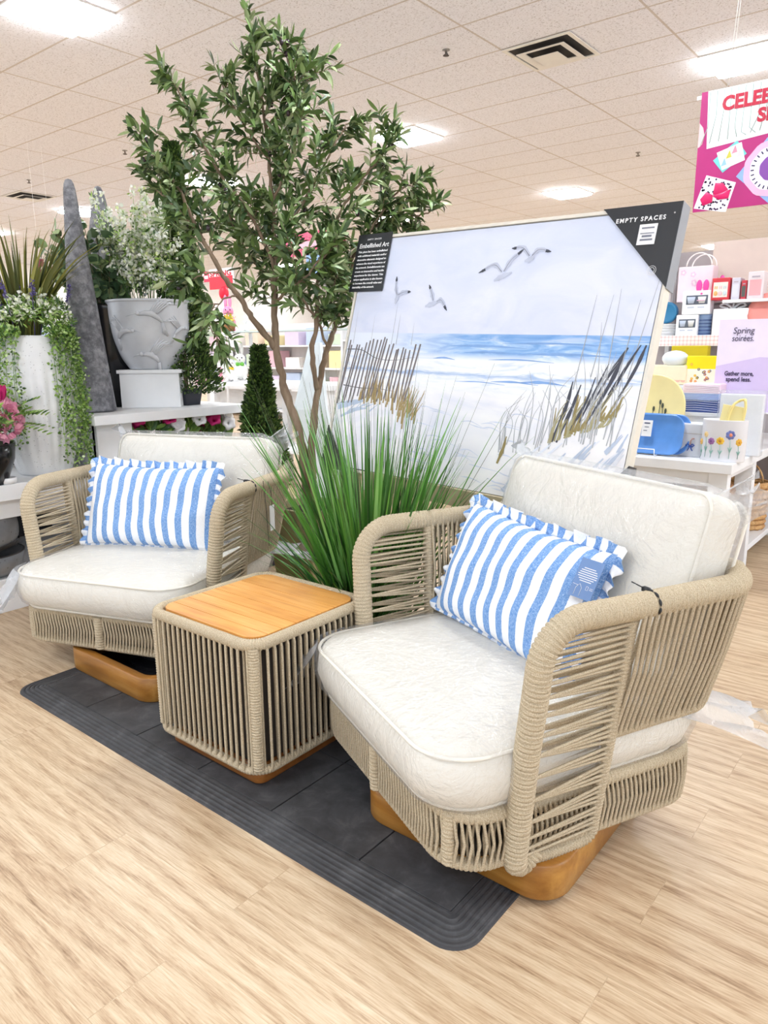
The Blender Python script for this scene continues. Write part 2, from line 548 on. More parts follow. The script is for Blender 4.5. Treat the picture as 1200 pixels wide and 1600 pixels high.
vent((-3.199, 6.224, CEIL), 'square stepped ceiling air vent above the beach picture')
vent((-12.343, 6.224, CEIL), 'square stepped ceiling air vent at the far left above the tall grass')
for q, lab in (((697, 78), 'small fire sprinkler head right of the olive tree top, left of the air vent'), ((997, 238), 'small fire sprinkler head left of the hanging magenta banner'),
               ((195, 235), 'small fire sprinkler head between the two left branch tips of the olive tree'), ((45, 281), 'small fire sprinkler head just above the far left air vent')):
    p = atz(q[0], q[1], CEIL)
    t = thing('fire_sprinkler', lab, 'sprinkler', p, group='ceiling sprinklers')
    b = MB(); b.lathe([(.001, 0), (.032, 0), (.03, -.006), (.012, -.008), (.010, -.03), (.001, -.03)], 12); b.build('escutcheon', plain((150, 145, 140), .4, .05, .6), t)
    b = MB(); b.lathe([(.001, -.045), (.026, -.045), (.026, -.042), (.001, -.042)], 12); b.tube([(.012, 0, -.028), (.016, 0, -.036), (.004, 0, -.044)], .003, 6); b.tube([(-.012, 0, -.028), (-.016, 0, -.036), (-.004, 0, -.044)], .003, 6)
    b.build('deflector', plain((70, 60, 55), .5, .05, .5), t)

# ------------------------------------------------------------------ rubber mat
MX0, MX1, MY0, MY1, MT = -2.80, -.712, 1.135, 1.93, .014
t = thing('floor_mat', 'long charcoal rubber floor mat with ridged edges under the side table', 'mat', ((MX0+MX1)/2, (MY0+MY1)/2, 0))
hx, hy = (MX1-MX0)/2, (MY1-MY0)/2
b = MB()
EDGE = .092
prof = [(0, 0.0), (0.002, .004)]
for k in range(5):   # five ribs on the bevelled edge
    a = .006+k*.0155; z = .005+.0018*k; prof += [(a, z), (a+.003, z+.0022), (a+.009, z+.0024), (a+.0115, z)]
prof += [(EDGE-.006, MT), (EDGE, MT)]
b.loft([loop3(rrect(hx-d, hy-d, max(.003, .075-d*.8), 8), z) for d, z in prof], False)
b.build('ridged_edge', RUBBER, t, False)
# the tiles inside the edge
seams = [-2.745, -2.414, -2.09, -1.755, -1.418, -1.087, -.765]
ys = [MY0+EDGE, MY0+EDGE+.315, MY1-EDGE]
cx, cy = (MX0+MX1)/2, (MY0+MY1)/2
for i in range(len(seams)-1):
    for j in range(2):
        x0 = max(seams[i], MX0+EDGE); x1 = min(seams[i+1], MX1-EDGE)
        b = MB(); b.box((x0+.002-cx, ys[j]+.002-cy, .001), (x1-.002-cx, ys[j+1]-.002-cy, MT+.001))
        b.build('tile', RUBBER, t, False, bevel=.0012)

# ------------------------------------------------------------------ lounge chairs
def chair_path(z, hw_f, hw_b, yf, yb, r, n=9):
    """U of an arm-and-back rail seen from above: right front, back, left front"""
    out = [(hw_f, yf, z), ((hw_f+hw_b)/2, (yf+yb-r)/2, z)]
    for k in range(n+1):
        a = PI/2*k/n; out.append((hw_b-r+r*math.cos(a), yb-r+r*math.sin(a), z))
    rt = out
    lf = [(-x, y, zz) for x, y, zz in rt[::-1]]
    return np.array(rt+lf)


def cushion_loops(hx, hy, r, z0, z1, cy=0, bulge=.016, crown=.022, n=9, low=.0):
    L = []
    hz = z1-z0
    for t, ins in ((0, .13), (0, .045+low), (.05, .016+low), (.2, -bulge*.3+low*.5), (.5, -bulge), (.82, -bulge*.6), (.96, .004)):
        L.append(loop3(rrect(hx-ins, hy-ins, max(.02, r-ins*.6), n, (0, cy)), z0+hz*t))
    km = min(.3, min(hx, hy)*.86)
    for k in (.012, km*.17, km*.37, km*.67, km):
        e = min(1, k/km); L.append(loop3(rrect(hx-k, hy-k, max(.02, r-k*.55), n, (0, cy)), z1+crown*(1-(1-e)**2.2)))
    return L


def wrinkle(o, strength, size, seed=0):
    tx = bpy.data.textures.new('wrinkle', 'CLOUDS'); tx.noise_scale = size; tx.noise_depth = 3
    md = o.modifiers.new('wr', 'DISPLACE'); md.texture = tx; md.strength = strength; md.mid_level = .5; md.texture_coords = 'LOCAL'


def film_flap(pts_top, drop, out, seed, ny=14):
    """a crumpled loose end of the plastic bag hanging from a polyline"""
    q = smooth_path(pts_top, 8); rg = np.random.default_rng(seed); P = []
    c = q.mean(0); n = len(q)
    ph = rg.uniform(0, 6, 6)
    for j in range(ny):
        s = j/(ny-1); row = []
        for i in range(n):
            u = i/(n-1); edge = 1+.22*math.sin(9*u+ph[0])+.14*math.sin(23*u+ph[1])
            o_ = np.array(out)*s*edge; wv = .016*s**.6*(math.sin(17*u+ph[2]+2*s)+.6*math.sin(31*u+ph[3]-3*s)+.5*math.sin(53*u+ph[4]))
            nrm = norm(np.cross(q[min(n-1, i+1)]-q[max(0, i-1)], np.array(out)+np.array((0, 0, -drop))))
            row.append(q[i]*(1-.12*s)+c*.12*s+o_+np.array((0, 0, -drop*s*edge))+nrm*wv)
        P.append(row)
    return MB().grid(P)


CH_ROT1, CH_ROT2 = math.radians(-25.3), math.radians(20)
ch = thing('lounge_chair', 'tan rope lounge chair in front at right, its cushions bagged in clear plastic', 'chair', (-.98, 1.70, 0), CH_ROT1, 'rope swivel lounge chairs')
BZ0, BZ1 = .137, .262     # basket tube heights
BHX, BHY, BCY, BR = .392, .372, .012, .105
# --- wooden swivel base (store-aligned, a little off the seat's turn)
base_rot = -CH_ROT1
bo = MB()
outer = [rrect(.30-d, .30-d, .085-d*.6, 10) for d in (0, .003)]; inner = [rrect(.262, .262, .05, 10)]
bo.loft([loop3(outer[1], 0.016), loop3(outer[0], .02), loop3(outer[0], .106), loop3(outer[1], .11), loop3(rrect(.266, .266, .053, 10), .11), loop3(inner[0], .107), loop3(inner[0], .016), loop3(outer[1], 0.016)], False)
dx, dy = (-.915+.98), (1.672-1.70)
cA, sA = math.cos(base_rot), math.sin(base_rot)
base1 = bo.build('swivel_base', TEAK, ch, True, loc=(dx*cA-dy*sA, dx*sA+dy*cA, 0), rot=(0, 0, base_rot))
for md in base1.modifiers: pass
bp = MB(); bp.box((-.255, -.255, .017), (.255, .255, .03)); bp.lathe([(.001, .03), (.16, .03), (.165, .05), (.12, .06), (.12, .11), (.2, .116), (.2, .122), (.001, .122)], 32)
pl = bp.build('swivel_plate', BLACK, base1, False)
# --- basket
bt = MB(); lp = rrect(BHX, BHY, BR, 10, (0, BCY))
bt.wrap(loop3(lp, BZ0), .0145, True); bt.wrap(loop3(lp, BZ1), .0175, True)
bt.build('seat_frame', ROPE, ch)
ws = MB(); q, tt = resample(loop3(lp, 0), .0146, True); nq = len(q)
for i in range(nq):
    tg = norm(q[(i+1) % nq]-q[i-1]); nr = np.array((tg[1], -tg[0], 0))
    for layer in (0, 1):
        o_ = nr*(.013 if layer == 0 else -.010); sk = tg*(.010 if layer == 0 else -.004)
        a = q[i]+o_+np.array((0, 0, BZ0-.004)); mid = q[i]+nr*(.017 if layer == 0 else -.012)+sk+np.array((0, 0, (BZ0+BZ1)/2)); c = q[i]+o_*1.15+np.array((0, 0, BZ1))
        ws.tube([a, a*.5+mid*.5+nr*.001, mid, mid*.5+c*.5+nr*.001, c], (.0042 if layer == 0 else .0036), 5, cap=False)
ws.build('seat_weave', ROPE, ch)
ds = MB(); ds.loft([loop3(rrect(BHX-.02, BHY-.02, .09, 6, (0, BCY)), BZ0+.004), loop3(rrect(BHX-.02, BHY-.02, .09, 6, (0, BCY)), BZ0+.012)])
ds.build('seat_deck', plain((92, 84, 74), .8, .08), ch, False)
for px_ in (-.345, .004, .345):
    yy = BCY-BHY-.014 if abs(px_) < .1 else BCY-BHY+.012
    p = MB(); p.wrap([(px_, yy, BZ0-.004), (px_, yy-.003, .2), (px_, yy, BZ1+.004)], .0175, n=10); p.build('front_post', ROPE, ch)
# --- arms and back: one rail from the right arm round the back to the left arm
HWT, HWB, YBT, YBL, ZT, ZL = .475, .405, .455, .405, .738, .412
RT_ = .029
fx, fy = .408, -.205
def knee(sgn):
    """front tube up from the floor of the arm, rounded knee, onto the rail"""
    p = [(fx-.004, fy+.05, .150), (fx-.004, fy+.018, .123), (fx, fy-.004, .135), (fx+.006, fy-.006, .2), (fx+.028, fy-.004, .42), (fx+.05, fy, .60)]
    for k in range(7):
        a = PI/2*k/6; p.append((fx+.053+.012*k/6, fy+.11-.11*math.cos(a), ZT-.11+.11*math.sin(a)))
    return np.array([(sgn*x, y, z) for x, y, z in p])
top = chair_path(ZT, HWT, HWT, fy+.2, YBT, .13)
path = np.vstack([knee(1), top, knee(-1)[::-1]])
path = smooth_path(path, 3)
ar = MB(); ar.wrap(path, RT_, coil=.0115, n=14); ar.build('arm_rail', ROPE, ch)
# posts behind the front tubes
py_ = .022
def post_pt(s, sgn):   # s 0..1 bottom to top
    z = .135+s*(ZT-.02-.135); x = fx-.008+(.475-fx)*max(0, s)**1.0
    return np.array((sgn*x, py_+.02*s, z))
for sgn in (1, -1):
    p = MB(); pts = [np.array((sgn*(fx-.004), fy+.03, .128)), np.array((sgn*(fx-.006), (fy+py_)/2, .118)), np.array((sgn*(fx-.008), py_-.035, .118)), np.array((sgn*(fx-.008), py_-.006, .128))]+[post_pt(s, sgn) for s in (.03, .25, .5, .75, 1)]
    p.wrap(smooth_path(pts, 5), .0165, n=10, coil=.0095); p.build('arm_post', ROPE, ch)
# lower rail
lo = chair_path(ZL, .43, HWB+.02, py_, YBL, .11)
lr = MB(); lr.wrap(smooth_path(lo, 3), .0155, n=10, coil=.0095); lr.build('back_lower_rail', ROPE, ch)
# front arm panels: horizontal ropes between the front tube and the post
kR = smooth_path(knee(1), 4)
for sgn in (1, -1):
    p = MB()
    for k in range(37):
        z = .15+k*.0152
        i = int(np.argmin(abs(kR[int(len(kR)*.2):, 2]-z)))+int(len(kR)*.2); f0 = kR[i]*np.array((sgn, 1, 1))
        s = (z-.135)/(ZT-.155); g = post_pt(min(1, s), sgn)
        for side in (1, -1):
            o_ = np.array((sgn*side*.018, 0, 0)); dz = .0038*side
            a = f0+np.array((sgn*side*.02, 0.012, dz)); c = g+np.array((sgn*side*.012, 0, dz+.0015*(k % 2)))
            p.tube([a, a*.65+c*.35, a*.3+c*.7, c], .0042, 5, cap=False)
    p.build('arm_front_weave', ROPE, ch)
# side and back ropes between top rail and lower rail
q1, t1 = resample(top, .004); q2, t2 = resample(lo, .004)
# skip the piece of the top rail that is in front of the post
i0 = int(np.argmin(abs(q1[:len(q1)//2, 1]-(py_+.03)))); q1 = q1[i0:len(q1)-i0]
i1 = int(np.argmin(abs(q2[:len(q2)//2, 1]-(py_+.012)))); q2 = q2[i1:len(q2)-i1]
p = MB(); NS = 88
for k in range(NS+1):
    u = k/NS
    A = q1[int(u*(len(q1)-1))]; Bq = q2[int(u*(len(q2)-1))]
    ctr = np.array((0, 0.0, 0)); nr = norm(np.array((A[0], max(0, A[1]-.25)*2.2, 0)))
    tg = np.array((-nr[1], nr[0], 0))
    for side in (1, -1):
        a = A+nr*side*.023-np.array((0, 0, .008)); c = Bq+nr*side*.0145
        mid = (a+c)/2+tg*(.0085*side)+nr*(.004*side)
        p.tube([a, a*.5+mid*.5, mid, mid*.5+c*.5, c], .0046, 5, cap=False)
p.build('side_and_back_weave', ROPE, ch)
zt = MB(); zt.wrap([(.476+.031*math.cos(a), .085, ZT+.031*math.sin(a)) for a in np.linspace(-.6, 3.6, 16)], .0018, coil=.02, n=5); zt.box((.452, .079, ZT+.024), (.47, .089, ZT+.034)); zt.tube([(.455, .084, ZT+.03), (.43, .07, ZT+.04)], .0015, 5)
zt.build('cable_tie', BLACK, ch)
# --- seat cushion
SZ0, SZ1 = .272, .428
sc_ = MB(); sc_.loft(cushion_loops(.405, .398, .13, SZ0, SZ1, -.010, low=.006)); seat = sc_.build('seat_cushion', CREAM, ch); wrinkle(seat, .012, .16)
for z, k in ((SZ1-.006, -.003), (SZ0+.011, .017)):
    pp = MB(); pp.tube(loop3(rrect(.405-k, .40-k, .13, 10, (0, -.012)), z), .0048, 7, True); pp.build('piping', CREAM, seat)
lab_ = MB(); lab_.box((.424, .01, .35), (.4255, .055, .41)); lt_ = lab_.build('care_label', WHITE, seat, False)
for k in range(4):
    b = MB(); b.box((.4256, .014, .357+k*.012), (.4259, .014+(.036, .03, .034, .024)[k], .3605+k*.012)); b.build('print_line', plain((90, 92, 100), .6, .1), lt_, False)
fm = MB(); fm.loft(cushion_loops(.416, .409, .14, SZ0-.002, SZ1+.005, -.010, crown=.03, low=.006)); fo = fm.build('plastic_bag', FILM, seat); wrinkle(fo, .026, .06)
film_flap([(-.33, -.412, .425), (-.395, -.375, .432), (-.425, -.28, .43)], .125, (-.022, -.075, 0), 3).build('bag_corner', FILMC, seat)
film_flap([(.25, .392, .40), (.36, .375, .40), (.41, .27, .385)], .05, (.12, .14, 0), 5).build('bag_end', FILMC, seat)
# --- back cushion, leaning on the back
bcu = MB(); bw, bh = .395, .245
bcu.loft(cushion_loops(bw, bh, .05, 0, .14, 0, bulge=.012, crown=.03))
tilt = math.radians(90-17)
backc = bcu.build('back_cushion', CREAM, ch, loc=(.02, .392, .672), rot=(tilt, 0, 0)); wrinkle(backc, .014, .15)
for z, k in ((.136, -.003), (.006, -.004)):
    pp = MB(); pp.tube(loop3(rrect(bw-k, bh-k, .05, 8), z), .0045, 7, True); pp.build('piping', CREAM, backc)
fm = MB(); fm.loft(cushion_loops(bw+.012, bh+.012, .06, -.006, .147, 0, crown=.036)); fo = fm.build('plastic_bag', FILM, backc); wrinkle(fo, .03, .07)
film_flap([(bw-.02, bh+.006, .13), (bw+.008, bh, .08), (bw+.01, bh-.05, .02)], -.01, (.075, .05, -.01), 12, 9).build('bag_corner', FILMC, backc)
film_flap([(-bw+.02, bh+.006, .13), (-bw-.008, bh, .08), (-bw-.01, bh-.05, .02)], -.01, (-.06, .035, -.01), 14, 9).build('bag_corner', FILMC, backc)

ch2 = copy_tree(ch)
ch2.location = (-2.735, 1.76, 0); ch2.rotation_euler = (0, 0, CH_ROT2)
ch2['label'] = 'tan rope lounge chair at the left by the white shelves, turned to the right'
for c in ch2.children:
    if c.name.startswith('swivel_base'):
        dx, dy = (-2.525+2.735), (1.672-1.76); a = -CH_ROT2
        c.location = (dx*math.cos(a)-dy*math.sin(a), dx*math.sin(a)+dy*math.cos(a), 0); c.rotation_euler = (0, 0, a)
    if c.name.startswith('cable_tie'): c.location = (0, -.05, 0)
    if c.name.startswith('back_cushion'): c.location[2] -= .045
hg = MB(); hg.box((.505, .145, .53), (.507, .185, .64)); hgo = hg.build('hang_tag', WHITE, ch2, False)
st = MB(); st.tube([(.506, .165, .635), (.508, .16, .69), (.506, .14, ZT+.01)], .0012, 5); st.build('tag_string', BLACK, hgo)
st = MB(); st.tube([(.505, .10, ZT+.02), (.509, .11, .62), (.507, .125, .47)], .0014, 5); st.build('hanging_string', plain((60, 52, 44), .6, .1), ch2)


# ------------------------------------------------------------------ striped pillows
def pillow(chair_loc, chair_rot, loc, lean, yaw, roll, label, W=.62, Hh=.372):
    t = thing('throw_pillow', label, 'pillow', group='ruffled striped pillows')
    R = Matrix.Translation(Vector(chair_loc)) @ Matrix.Rotation(chair_rot, 4, 'Z') @ Matrix.Translation(Vector(loc)) @ Matrix.Rotation(yaw, 4, 'Z') @ Matrix.Rotation(-lean, 4, 'X') @ Matrix.Rotation(roll, 4, 'Y')
    t.matrix_world = R
    n, k = 40, 28; b = MB(); rg = np.random.default_rng(5)
    for s in (-1, 1):
        P = []; U = []
        for j in range(k+1):
            v = j/k*2-1
            row = []; ur = []
            for i in range(n+1):
                u = i/n*2-1
                th = .078*(max(0, 1-abs(u)**3.2)*max(0, 1-abs(v)**2.8))**.55
                th *= 1+.05*math.sin(6*u+2*v)+.04*math.sin(9*v-4*u)
                pin = 1-.035*(1-abs(v)**2); pinv = 1-.07*(1-abs(u)**2)
                pt = (u*W/2*pin, s*th, v*Hh/2*pinv+Hh/2); row.append(pt); ur.append((u*W/2, v*Hh/2))
            P.append(row if s < 0 else row[::-1]); U.append(ur if s < 0 else ur[::-1])
        b.grid(P, U)
    b.build('cover', STRIPE, t)
    # ruffle round the edge
    per = []
    for i in range(241): u = i/240*2-1; per.append((u, 1.0))
    for i in range(1, 141): v = 1-i/140*2; per.append((1.0, v))
    for i in range(1, 241): u = 1-i/240*2; per.append((u, -1.0))
    for i in range(1, 140): v = -1+i/140*2; per.append((-1.0, v))
    P = []; U = []; s = 0; prev = None
    nP = len(per)
    for i, (u, v) in enumerate(per):
        pin = 1-.035*(1-abs(v)**2); pinv = 1-.07*(1-abs(u)**2)
        c = np.array((u*W/2*pin, 0, v*Hh/2*pinv+Hh/2))
        o_ = np.array((u if abs(u) > .999 else 0, 0, v if abs(v) > .999 else 0)); 
        ku = max(0, (abs(u)-.9)/.1)*math.copysign(1, u); kv = max(0, (abs(v)-.85)/.15)*math.copysign(1, v)
        o_ = norm(o_*1.0+np.array((ku*.7, 0, kv*.7)))
        if prev is not None: s += np.linalg.norm(c-prev)
        prev = c; row = []; ur = []
        for j in range(6):
            r = j/5; wv = (.016 if v > .999 else .010 if v > -.999 else .003)*r**.8*(math.sin(s/.040*2*PI)+.45*math.sin(s/.071*2*PI+1.3))
            ln = .040 if v > .999 else (.026 if v > -.999 else .008)
            row.append(c+o_*ln*r*(1+.10*math.sin(s*70))+np.array((0, wv, 0))-np.array((0, 0, .010*r*r if v > 0 else 0))); ur.append((s*1.35, j*.007))
        P.append(row); U.append(ur)
    P.append(P[0]); U.append(U[0])
    MB().grid(P, U).build('ruffle', STRIPE, t, solid=.0015)
    return t


pl1 = pillow((-.98, 1.70, 0), CH_ROT1, (-.078, .045, .445), .40, .083, .05, 'blue and white striped ruffled pillow with a blue tag, in the right chair')
pl2 = pillow((-2.735, 1.76, 0), CH_ROT2, (-.047, .02, .442), .35, .085, .005, 'blue and white striped ruffled pillow without a tag, in the left chair')
tgm = plain((104, 136, 186), .5, .03)
tg = MB(); tg.box((0, -.0008, -.105), (.066, .0008, 0)); tgo = tg.build('hang_tag', tgm, pl1, False, loc=(.25, -.05, .335), rot=(math.radians(-8), math.radians(-3), math.radians(12)))
for k, (a, b_) in enumerate(((.016, .05), (.010, .056), (.008, .059), (.005, .061), (.006, .061), (.011, .055), (.016, .05))):
    q = MB(); q.box((a, -.0014, -.0255-k*.0058), (b_, -.0009, -.0235-k*.0058)); q.build('print_line', WHITE, tgo, False)
q = MB()
for pts in ([(.002, 0, -.072), (.018, 0, -.073), (.022, 0, -.068), (.03, 0, -.078), (.03, 0, -.1)], [(.018, 0, -.073), (.014, 0, -.08), (.014, 0, -.1)], [(.042, 0, -.07), (.048, 0, -.07), (.048, 0, -.08), (.042, 0, -.08), (.042, 0, -.07)], [(.052, 0, -.073), (.062, 0, -.073)], [(.052, 0, -.077), (.062, 0, -.077)]):
    q.tube([(x, -.0012, z) for x, y, z in pts], .0006, 4)
q.build('printed_house_drawing', WHITE, tgo)
q = MB(); q.tube([(.033, 0, -.004), (.033, .006, .02), (.025, .02, .05)], .0008, 5); q.build('tag_string', WHITE, tgo)

# ------------------------------------------------------------------ side table
TX, TY, TH = -1.752, 1.508, .247
t = thing('side_table', 'square rope-sided side table with a slatted teak top between the chairs', 'side table', (TX, TY, 0))
b = MB()
b.loft([loop3(rrect(.222-d, .222-d, .03, 6), z) for d, z in ((.002, MT+.002), (0, MT+.005), (0, .072))]); b.build('plinth', mat_wood('dark_teak_plinth', ((104, 58, 22), (138, 82, 34), (166, 106, 50))), t)
L_ = rrect(TH, TH, .062, 10)
b = MB(); b.wrap(loop3(L_, .474), .0165, True, coil=.009, n=12); b.build('top_rim', ROPE, t)
b = MB(); b.wrap(loop3(L_, .075), .0125, True, coil=.009, n=10); b.build('bottom_rim', ROPE, t)
b = MB(); q, tt = resample(loop3(L_, 0), .0128, True); nq = len(q)
for i in range(nq):
    tg_ = norm(q[(i+1) % nq]-q[i-1]); nr = np.array((tg_[1], -tg_[0], 0)); sd = i % 2
    o1 = nr*(.011 if sd == 0 else -.004); sk = tg_*(.0022 if sd == 0 else -.0022)
    b.tube([q[i]+nr*.010+np.array((0, 0, .074)), q[i]+o1+sk+np.array((0, 0, .095)), q[i]+o1+sk+np.array((0, 0, .28)), q[i]+o1+sk+np.array((0, 0, .45)), q[i]+nr*.008+np.array((0, 0, .47))], .0047, 6, cap=False)
b.build('side_weave', ROPE, t)
for sx in (1, -1):
    for sy in (1, -1):
        d = TH-.062+.062*.7071+.003
        b = MB(); b.wrap([(sx*d, sy*d, .08), (sx*d, sy*d, .27), (sx*d, sy*d, .465)], .0165, n=10, coil=.009); b.build('corner_post', ROPE, t)
b = MB(); b.box((-.215, -.215, .08), (.215, .215, .455)); b.build('inner_panel', plain((58, 50, 44), .9, .1), t, False)
# teak boards run along y, clipped to the rounded square
top_in = .228; rr = .055
def half_y(x):
    ax = abs(x)
    return top_in if ax <= top_in-rr else top_in-rr+math.sqrt(max(0, rr*rr-(ax-top_in+rr)**2))
nb = 8; bwid = 2*top_in/nb
for k in range(nb):
    x0 = -top_in+k*bwid+.0012; x1 = x0+bwid-.0024; xs = np.linspace(x0, x1, 9)
    lpp = [(y, x) for x, y in [(x, -half_y(x)) for x in xs]+[(x, half_y(x)) for x in xs[::-1]]][::-1]
    lpp = np.array(lpp)
    c = lpp.mean(0); s_ = lpp+(c-lpp)*.008
    b = MB(); b.loft([loop3(lpp, .468), loop3(lpp, .4875), loop3(s_, .489)]); o = b.build('board', TEAKTOP, t, False)
# ------------------------------------------------------------------ the framed beach picture on its stand
PW, PH = 1.52, 1.108
e1 = norm((.997, -.076, -.027)); e2 = np.array((.038, .254, .967)); e2 = norm(e2-e1*(e2@e1)); e3 = np.cross(e2, e1)   # e3 points to the back
e3 = -np.cross(e1, e2)
org = np.array((-2.440, 2.534, .742))
pic = thing('framed_picture', 'large framed beach picture with gulls, dune fence and surf, leaning on a wooden easel', 'picture')
pic.matrix_world = Matrix(((e1[0], e3[0], e2[0], org[0]), (e1[1], e3[1], e2[1], org[1]), (e1[2], e3[2], e2[2], org[2]), (0, 0, 0, 1)))
# local axes: x right, y back, z up the picture
fr = MB(); fwid = .013; D = .045
fr.loft([loop3(np.array([(0, 0), (PW, 0), (PW, PH), (0, PH)]), 0)]*1+[], False) if False else None
for a, b in (((0, 0, 0), (PW, D, fwid)), ((0, 0, PH-fwid), (PW, D, PH)), ((0, 0, fwid), (fwid, D, PH-fwid)), ((PW-fwid, 0, fwid), (PW, D, PH-fwid))): fr.box(a, b)
fr.build('frame', plain((226, 220, 208), .45, .04), pic, False, bevel=.0015)
bk = MB(); bk.box((fwid, D*.35, fwid), (PW-fwid, D*.5, PH-fwid)); bk.build('backing', plain((44, 44, 48), .8, .05), pic, False)


def mat_beach():
    t = NT('beach_painting'); v = t.co(); sp = t.n('SeparateXYZ'); t.l(v, sp.inputs[0]); X, Z = sp.outputs[0], sp.outputs[2]
    brush = t.noise(t.co(scale=(2.2, 1, 14)), 2.0, 5, .6, 1.2); soft = t.noise(t.co(scale=(1.6, 1, 3)), 2.2, 4, .55, .8)
    zz = t.math('ADD', Z, t.math('MULTIPLY_ADD', brush, .05, -.025))
    sky = t.ramp(soft, [(.3, srgb(212, 218, 240)), (.5, srgb(222, 226, 244)), (.7, srgb(232, 234, 247))])
    skyg = t.mix(t.math('MULTIPLY', t.math('SUBTRACT', Z, .66), 1.2), sky, srgb(214, 224, 246))
    sea = t.ramp(brush, [(.25, srgb(92, 144, 212)), (.42, srgb(132, 176, 230)), (.54, srgb(172, 204, 242)), (.66, srgb(226, 236, 250))])
    sea = t.mix(t.math('MULTIPLY', t.math('GREATER_THAN', Z, .625), .45), sea, srgb(120, 164, 222))
    left = t.ramp(t.math('ADD', X, t.math('MULTIPLY', soft, .3)), [(.38, (0, 0, 0, 1)), (.85, (1, 1, 1, 1))])
    sea = t.mix(left, srgb(228, 234, 248), sea)
    surf = t.ramp(brush, [(.3, srgb(206, 220, 242)), (.45, srgb(240, 243, 250)), (.7, srgb(252, 252, 254))])
    sand = t.ramp(soft, [(.3, srgb(226, 228, 242)), (.5, srgb(242, 241, 247)), (.7, srgb(250, 248, 250))])
    c = t.mix(t.ramp(zz, [(.40, (0, 0, 0, 1)), (.44, (1, 1, 1, 1))]), sand, surf)
    crest = t.math('MULTIPLY', t.ramp(t.math('ABSOLUTE', t.math('SUBTRACT', zz, t.math('MULTIPLY_ADD', soft, .05, .455))), [(0, (1, 1, 1, 1)), (.012, (0, 0, 0, 1))]), .75)
    c = t.mix(crest, c, srgb(142, 176, 222))
    c = t.mix(t.ramp(zz, [(.545, (0, 0, 0, 1)), (.57, (1, 1, 1, 1))]), c, sea)
    c = t.mix(t.math('GREATER_THAN', Z, .652), c, skyg)
    t.base(c); t.bump(t.noise(t.co(scale=(3, 1, 9)), 14, 4), .12, .002); t.set(Roughness=.55, Specular_IOR_Level=.3)
    return t.m


cv = MB(); g = .0175
cv.box((g, .004, g), (PW-g, D*.35, PH-g)); canvas = cv.build('canvas', mat_beach(), pic, False)


def strokes(name, col, lst, par=canvas, yy=.0032, rough=.6):
    """flat paint strokes lying on the canvas: list of (points (x,z), width)"""
    b = MB()
    for k, (pts, wd) in enumerate(lst):
        p = np.array([(x, z) for x, z in pts], float)
        p[:, 0] = np.clip(p[:, 0], .022, PW-.026); p[:, 1] = np.clip(p[:, 1], .022, PH-.02)
        if len(p) > 2: q = smooth_path([(x, 0, z) for x, z in p], 5)[:, (0, 2)]
        else: q = np.linspace(p[0], p[1], 6)
        n = len(q); tg_ = np.gradient(q, axis=0); tg_ /= np.maximum(1e-9, np.linalg.norm(tg_, axis=1))[:, None]; nr = np.c_[-tg_[:, 1], tg_[:, 0]]
        tt = np.linspace(0, 1, n)
        wv = (np.interp(tt, np.linspace(0, 1, len(wd)), wd) if isinstance(wd, (list, tuple)) else wd*(1-.75*tt))
        wv = np.asarray(wv)*.5*(1+.15*np.sin(tt*19+k))
        y0 = yy-.0004*(k % 3)
        P = [[(a[0], y0, a[1]) for a in q+nr*wv[:, None]], [(a[0], y0-.0002, a[1]) for a in q], [(a[0], y0, a[1]) for a in q-nr*wv[:, None]]]
        b.grid(P)
    return b.build(name, plain(col, rough, .1), par, True)


R_ = random.Random(3)
# dune fence at the left
sl = []
for k in range(21):
    x = .03+k*.0215+R_.uniform(-.005, .005); tpz = .615-.02*math.sin(k*.5)-k*.0012+R_.uniform(-.012, .012)
    sl.append(([(x-R_.uniform(.005, .03), .345-(.03 if k < 6 else 0)+R_.uniform(-.012, .012)), (x+R_.uniform(-.004, .014), tpz)], [.008, .0085, .009, .008]))
strokes('painted_fence', (122, 114, 116), sl)
strokes('painted_fence_wire', (84, 82, 92), [([(.02, .572), (.12, .57), (.22, .535), (.33, .528), (.45, .545)], .004), ([(.04, .40), (.15, .392), (.27, .395), (.37, .388)], .004)])
gr1 = []; gr2 = []; gr3 = []
for k in range(46):
    x = R_.uniform(.16, .47); z = .335-.1*max(0, x-.36)/.1+R_.uniform(-.02, .02); gr1.append(([(x, z), (x+R_.uniform(-.03, .02), z+R_.uniform(.06, .13))], .009))
for k in range(26):
    x = R_.uniform(.4, .53); z = .34-.55*(x-.4)+R_.uniform(-.02, .02); gr1.append(([(x, z), (x+R_.uniform(-.02, .05), z+R_.uniform(.04, .12))], .008))
strokes('painted_dune_grass', (168, 146, 100), gr1)
strokes('painted_dune_shadow', (188, 202, 224), [([(.03, .29), (.1, .315), (.2, .335)], [.02, .03, .01]), ([(.06, .25), (.15, .29), (.22, .3)], [.01, .02, .005])]+[([(x, .29+.02*math.sin(x*40)), (x+.05, .325)], .008) for x in np.linspace(.02, .24, 9)], yy=.0036)
